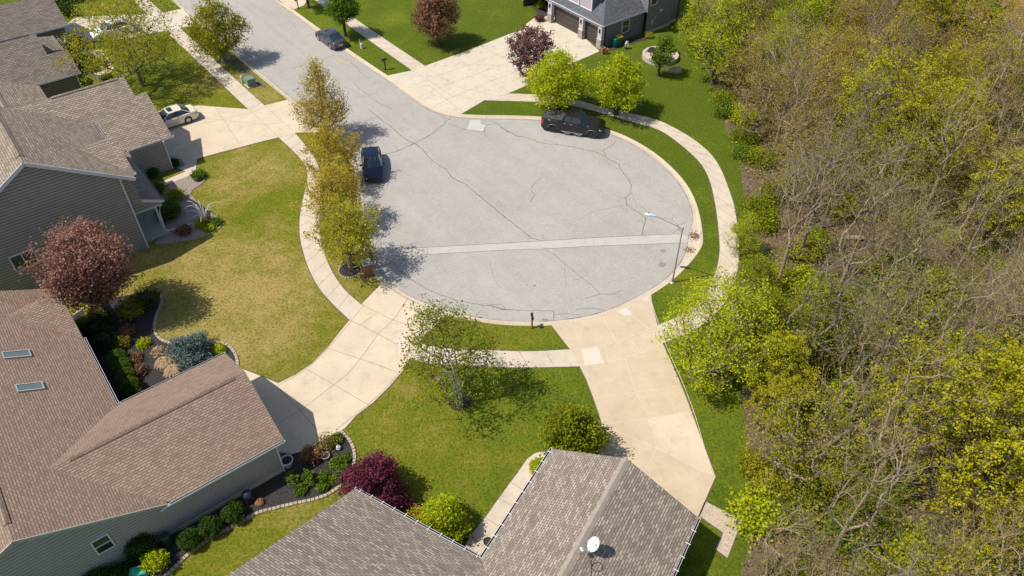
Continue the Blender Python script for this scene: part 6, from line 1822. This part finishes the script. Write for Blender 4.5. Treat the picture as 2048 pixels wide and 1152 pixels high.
# trees one can tell apart: (kind, variant, crown pixel, height of that pixel, scale, label)
named = [
    ('green', 0, 1440, 85, 4.5, 1.1, 'lime green tree at the lawn edge right of the slate grey house'), ('green', 0, 1405, 40, 4, .9, 'lime green tree at the top edge right beside the slate grey house'), ('green', 1, 1480, 30, 4.5, 1.1, 'green tree behind the lime tree at the top edge of the woods'),
    ('green', 0, 1610, 10, 5, 1.2, 'leafy lime tree with dark forked limbs at the top of the woods'), ('yellow', 1, 1860, 40, 5, 1.0, 'yellow maple left of the brick red roof'), ('yellow', 0, 1760, 230, 5, 1.0, 'yellow maple between the brick red roof and the bare trees'),
    ('yellow', 1, 1880, 190, 5, 1.0, 'yellow maple above the picnic table lawn'), ('yellow', 0, 1850, 300, 5, .95, 'yellow maple left of the picnic table'), ('yellow', 1, 1990, 170, 4, .9, 'yellow maple between the brick red house and picnic table'), ('yellow', 1, 2020, 390, 5, .95, 'yellow maple below the picnic table at the right edge'),
    ('yellow', 0, 1890, 830, 6, 1.0, 'large bright yellow maple at the lower right edge'), ('yellow', 0, 2020, 920, 6, .98, 'bright yellow maple at the right edge below the largest maple'), ('yellow', 1, 2030, 770, 6, .95, 'yellow maple above the largest maple at the right edge'), ('yellow', 1, 1560, 740, 3.0, .62, 'small bright yellow tree at the woods edge beside the bushy driveway tree'), ('yellow', 1, 1552, 805, 2.5, .5, 'lowest small yellow tree at the woods edge'), ('yellow', 1, 2030, 1140, 3, .8, 'golden yellow tree in the lower right corner'),
    ('green', 1, 1510, 560, 2.5, .7, 'green tree at the woods edge above the bushy driveway tree'), ('green', 1, 1520, 640, 2.5, .8, 'spring green tree at the woods edge right of the bushy driveway tree'), ('green', 0, 1490, 470, 2, .5, 'small lime tree between the curved sidewalk and woods'),
    ('green', 1, 1730, 1030, 1.5, .62, 'green understory tree below the long pale limbs at the bottom'), ('green', 1, 1850, 640, 2, .6, 'green tree among bare trunks on the right'), 
]
spots = []
for k, i, u, v, z, sc, lb in named:
    x, y, _ = gp(u, v, z)
    spots.append((x, y, 2.0)); plant(k, i, x, y, rgw.uniform(0, 6.28), sc, lb, WOODS if k != 'yellow' else 'yellow maples in the woods')
def in_woods(x, y, m=0):
    return inside(np.array([[x, y]]), wood_poly)[0] and not inside(np.array([[x, y]]), clear_poly)[0]
def pxl(x, y, z):
    q = np.array([x, y, z - CAM_H]); w = q @ _fw
    return 1024 + FOC * (q @ _rt) / w, 576 - FOC * (q @ _up) / w
count = {}
tries = 0
while tries < 6000:
    tries += 1
    y = rgw.uniform(9, 112); x = rgw.uniform(10, 80)
    if not in_woods(x, y) or not in_woods(x - 1.6, y): continue
    u, v = pxl(x, y, 6)
    if u > 2250 or v > 1500 or v < -60: continue
    if any((x - a) ** 2 + (y - b) ** 2 < d * d for a, b, d in spots): continue
    d_edge = 0
    q = rgw.random()
    if v < 260 and u < 1720: kind = 'bud' if q < .38 else 'olive' if q < .68 else 'bare' if q < .82 else 'green'
    elif v < 330: kind = 'olive' if q < .3 else 'bare' if q < .62 else 'yellow' if q < .72 else 'bud'
    elif u > 1840 and 680 < v < 1010: kind = 'yellow' if q < .2 else 'bare' if q < .65 else 'thicket'
    else: kind = 'bare' if q < .60 else 'thicket' if q < .84 else 'olive' if q < .90 else 'bud' if q < .97 else 'green'
    if kind == 'thicket' or kind == 'green': sc = rgw.uniform(.75, 1.1)
    else: sc = rgw.uniform(.72, 1.0)
    spots.append((x, y, {'thicket': 2.0, 'green': 2.6}.get(kind, 2.9)))
    i = rgw.randrange(KIND_N[kind])
    zone = 'at the far end of the woods' if v < 280 else 'midway along the woods' if v < 700 else 'at the near end of the woods'
    plant(kind, i, x, y, rgw.uniform(0, 6.28), sc, LAB[kind] + ' ' + zone, {'bare': 'bare twiggy woodland trees', 'thicket': 'leafless woodland thickets', 'olive': 'olive woodland trees', 'bud': 'budding woodland trees', 'yellow': 'yellow maples in the woods', 'green': 'green woodland trees'}[kind] + ' ' + zone)
    count[kind] = count.get(kind, 0) + 1
print('woods', count)
for ps in PROTO.values():
    for p in ps:
        if p.name not in used:
            for ch in KIDS.get(p.name, []): bpy.data.objects.remove(ch)
            bpy.data.objects.remove(p)

# big old trunks that stand out at the top of the woods
def trunk_tree(label, base, top, r, seed, zt_, cat='tree', limbs=4, leaf=None):
    rg = np.random.default_rng(seed)
    b, t = np.array(gp(*base, 0)), np.array(gp(*top, zt_))
    o = empty('old_tree', tuple(b), 0, label, cat, None)
    mb = MB(); d = t - b
    mb.tube([(0, 0, -.1), d * .08, d * .35, d * .7, d], [r * 1.6, r * 1.1, r, r * .85, r * .7], 9)
    for k in range(limbs):
        q = d * rg.uniform(.55, .98); a = rg.uniform(0, 6.28); L = rg.uniform(2, 4)
        e = q + np.array([math.cos(a) * L * .7, math.sin(a) * L * .7, L * .8]); m_ = (q + e) / 2 + rg.normal(0, .2, 3)
        mb.tube([q, m_, e], [r * .45, r * .3, r * .12], 6)
        for j in range(5):
            s_ = m_ + (e - m_) * rg.uniform(0, 1); mb.tube([s_, s_ + rg.normal(0, .7, 3) + [0, 0, .6]], [r * .13, .012], 4)
    mb.build('trunk', BARK['grey' if leaf is None else 'dark'], o, smooth=True)
trunk_tree('thick grey trunk leaning right at the top of the woods', (1734, 107), (1806, -12), .30, 1, 7.5, limbs=2)
trunk_tree('dark upright forked trunk left of the brick red roof', (1897, 120), (1885, -8), .22, 2, 7.0, limbs=5, leaf=1)
trunk_tree('dark trunk with a stubby top left of the picnic table', (1972, 312), (1978, 250), .2, 3, 3.5, limbs=4, leaf=1)
trunk_tree('tree with dark spreading limbs crossing the brick red roof', (2000, 55), (2040, -10), .22, 5, 5.0, limbs=5, leaf=1)
# understory: low bushes and a leafy ground layer
UB = [bush('understory_bush', 'x', 0, 0, 1.1, 1.3, lf, 500 + i, 90, 20, .085, .26, clip=False, world=(0, -420), z=0, cat='bush') for i, lf in enumerate(('spring', 'olive', 'lime', 'green'))]
ub_used = set(); nub = 0; tries = 0; bs = []
while nub < 215 and tries < 5000:
    tries += 1
    y = rgw.uniform(12, 108); x = rgw.uniform(10, 70)
    if not in_woods(x, y): continue
    u, v = pxl(x, y, .5)
    if u > 2080 or v > 1180 or v < -30: continue
    patch = math.sin(x * .37 + 1.2) + math.sin(y * .29 + x * .13) + .6 * math.sin(x * .9 - y * .7)
    if patch < rgw.uniform(-1.6, 1.0): continue
    if any((x - a) ** 2 + (y - b) ** 2 < 1.35 ** 2 for a, b in bs): continue
    bs.append((x, y)); nub += 1
    i = rgw.choices((0, 1, 2, 3), (4, 2, 2, 2))[0]
    zone = 'at the far end' if v < 330 else 'midway' if v < 720 else 'at the near end'
    lb = ['spring green', 'olive', 'lime green', 'mid green'][i] + ' low bush on the woodland floor ' + zone; gr = ['spring green', 'olive', 'lime', 'mid green'][i] + ' understory bushes ' + zone
    sc = rgw.uniform(.6, 1.25)
    if i not in ub_used:
        ub_used.add(i); p = UB[i]; p.location = (x, y, 0); p.scale = (sc, sc, sc * .9); p['label'] = lb; p['group'] = gr
    else: copy_tree(UB[i], (x, y, 0), rgw.uniform(0, 6.28), (sc, sc, sc * .9), lb, gr)

def scatter(name, n, size, leaf, hmax, seed, thr, sgn=1):
    rg = np.random.default_rng(seed)
    P = np.c_[rg.uniform(8, 72, n * 4), rg.uniform(8, 110, n * 4)]
    P = P[inside(P, wood_poly) & ~inside(P, clear_poly)]
    pt = np.sin(P[:, 0] * .37 + 1.2) + np.sin(P[:, 1] * .29 + P[:, 0] * .13) + .6 * np.sin(P[:, 0] * .9 - P[:, 1] * .7)
    P = P[(pt * sgn > thr + rg.normal(0, .7, len(P)))][:n]
    c = np.c_[P, rg.uniform(.03, hmax, len(P))]
    me = leaf_mesh(name, c, 2, .14, size, LEAF[leaf], rg, .8)
    o = link(name, me, [LEAF[leaf]])
    return tag(o, None, None, None, 'stuff')
scatter('undergrowth', 17000, .08, 'spring', .5, 1, .1)
scatter('undergrowth', 9000, .09, 'lime', .4, 2, .4)
scatter('fallen_leaves', 22000, .085, 'rust', .08, 3, -.6, -1)
scatter('fallen_leaves', 16000, .08, 'straw', .08, 4, -1.2, -1)
# fallen logs
for i, (u, v, u2, v2, r) in enumerate(((1740, 410, 1790, 450, .16), (1700, 430, 1780, 405, .10), (1690, 475, 1760, 480, .2), (1880, 1020, 1980, 1015, .14), (1650, 895, 1700, 860, .13))):
    a, b = gp(u, v, .15), gp(u2, v2, .35)
    mb = MB(); mb.tube([a, [(p + q) / 2 + .06 for p, q in zip(a, b)], b], [r, r * .9, r * .7], 8)
    tag(mb.build('fallen_log', BARK['pale'], None, smooth=True), ['pale fallen log propped at an angle in the mid woods clearing', 'thin pale fallen pole crossing the mid woods clearing', 'short thick log on the leaf litter below the clearing', 'dark fallen trunk under the lower yellow maples', 'short fallen log in the lower leaf litter'][i], 'log')
# drift of dead leaves in the kerb notch
rg = np.random.default_rng(2); n = 260
cc = np.array(gp(1392, 471)); P = np.c_[rg.normal(0, .28, (n, 2)) + cc[:2], rg.uniform(-.05, .03, n)]
c2 = np.array(gp(1381, 500)); P2 = np.c_[rg.normal(0, .22, (120, 2)) + c2[:2], rg.uniform(-.05, .02, 120)]
tag(link('dead_leaves', leaf_mesh('dead_leaves', np.r_[P, P2], 1, .03, .05, LEAF['bronze'], rg, 1.0), [LEAF['bronze']]), kind='stuff')
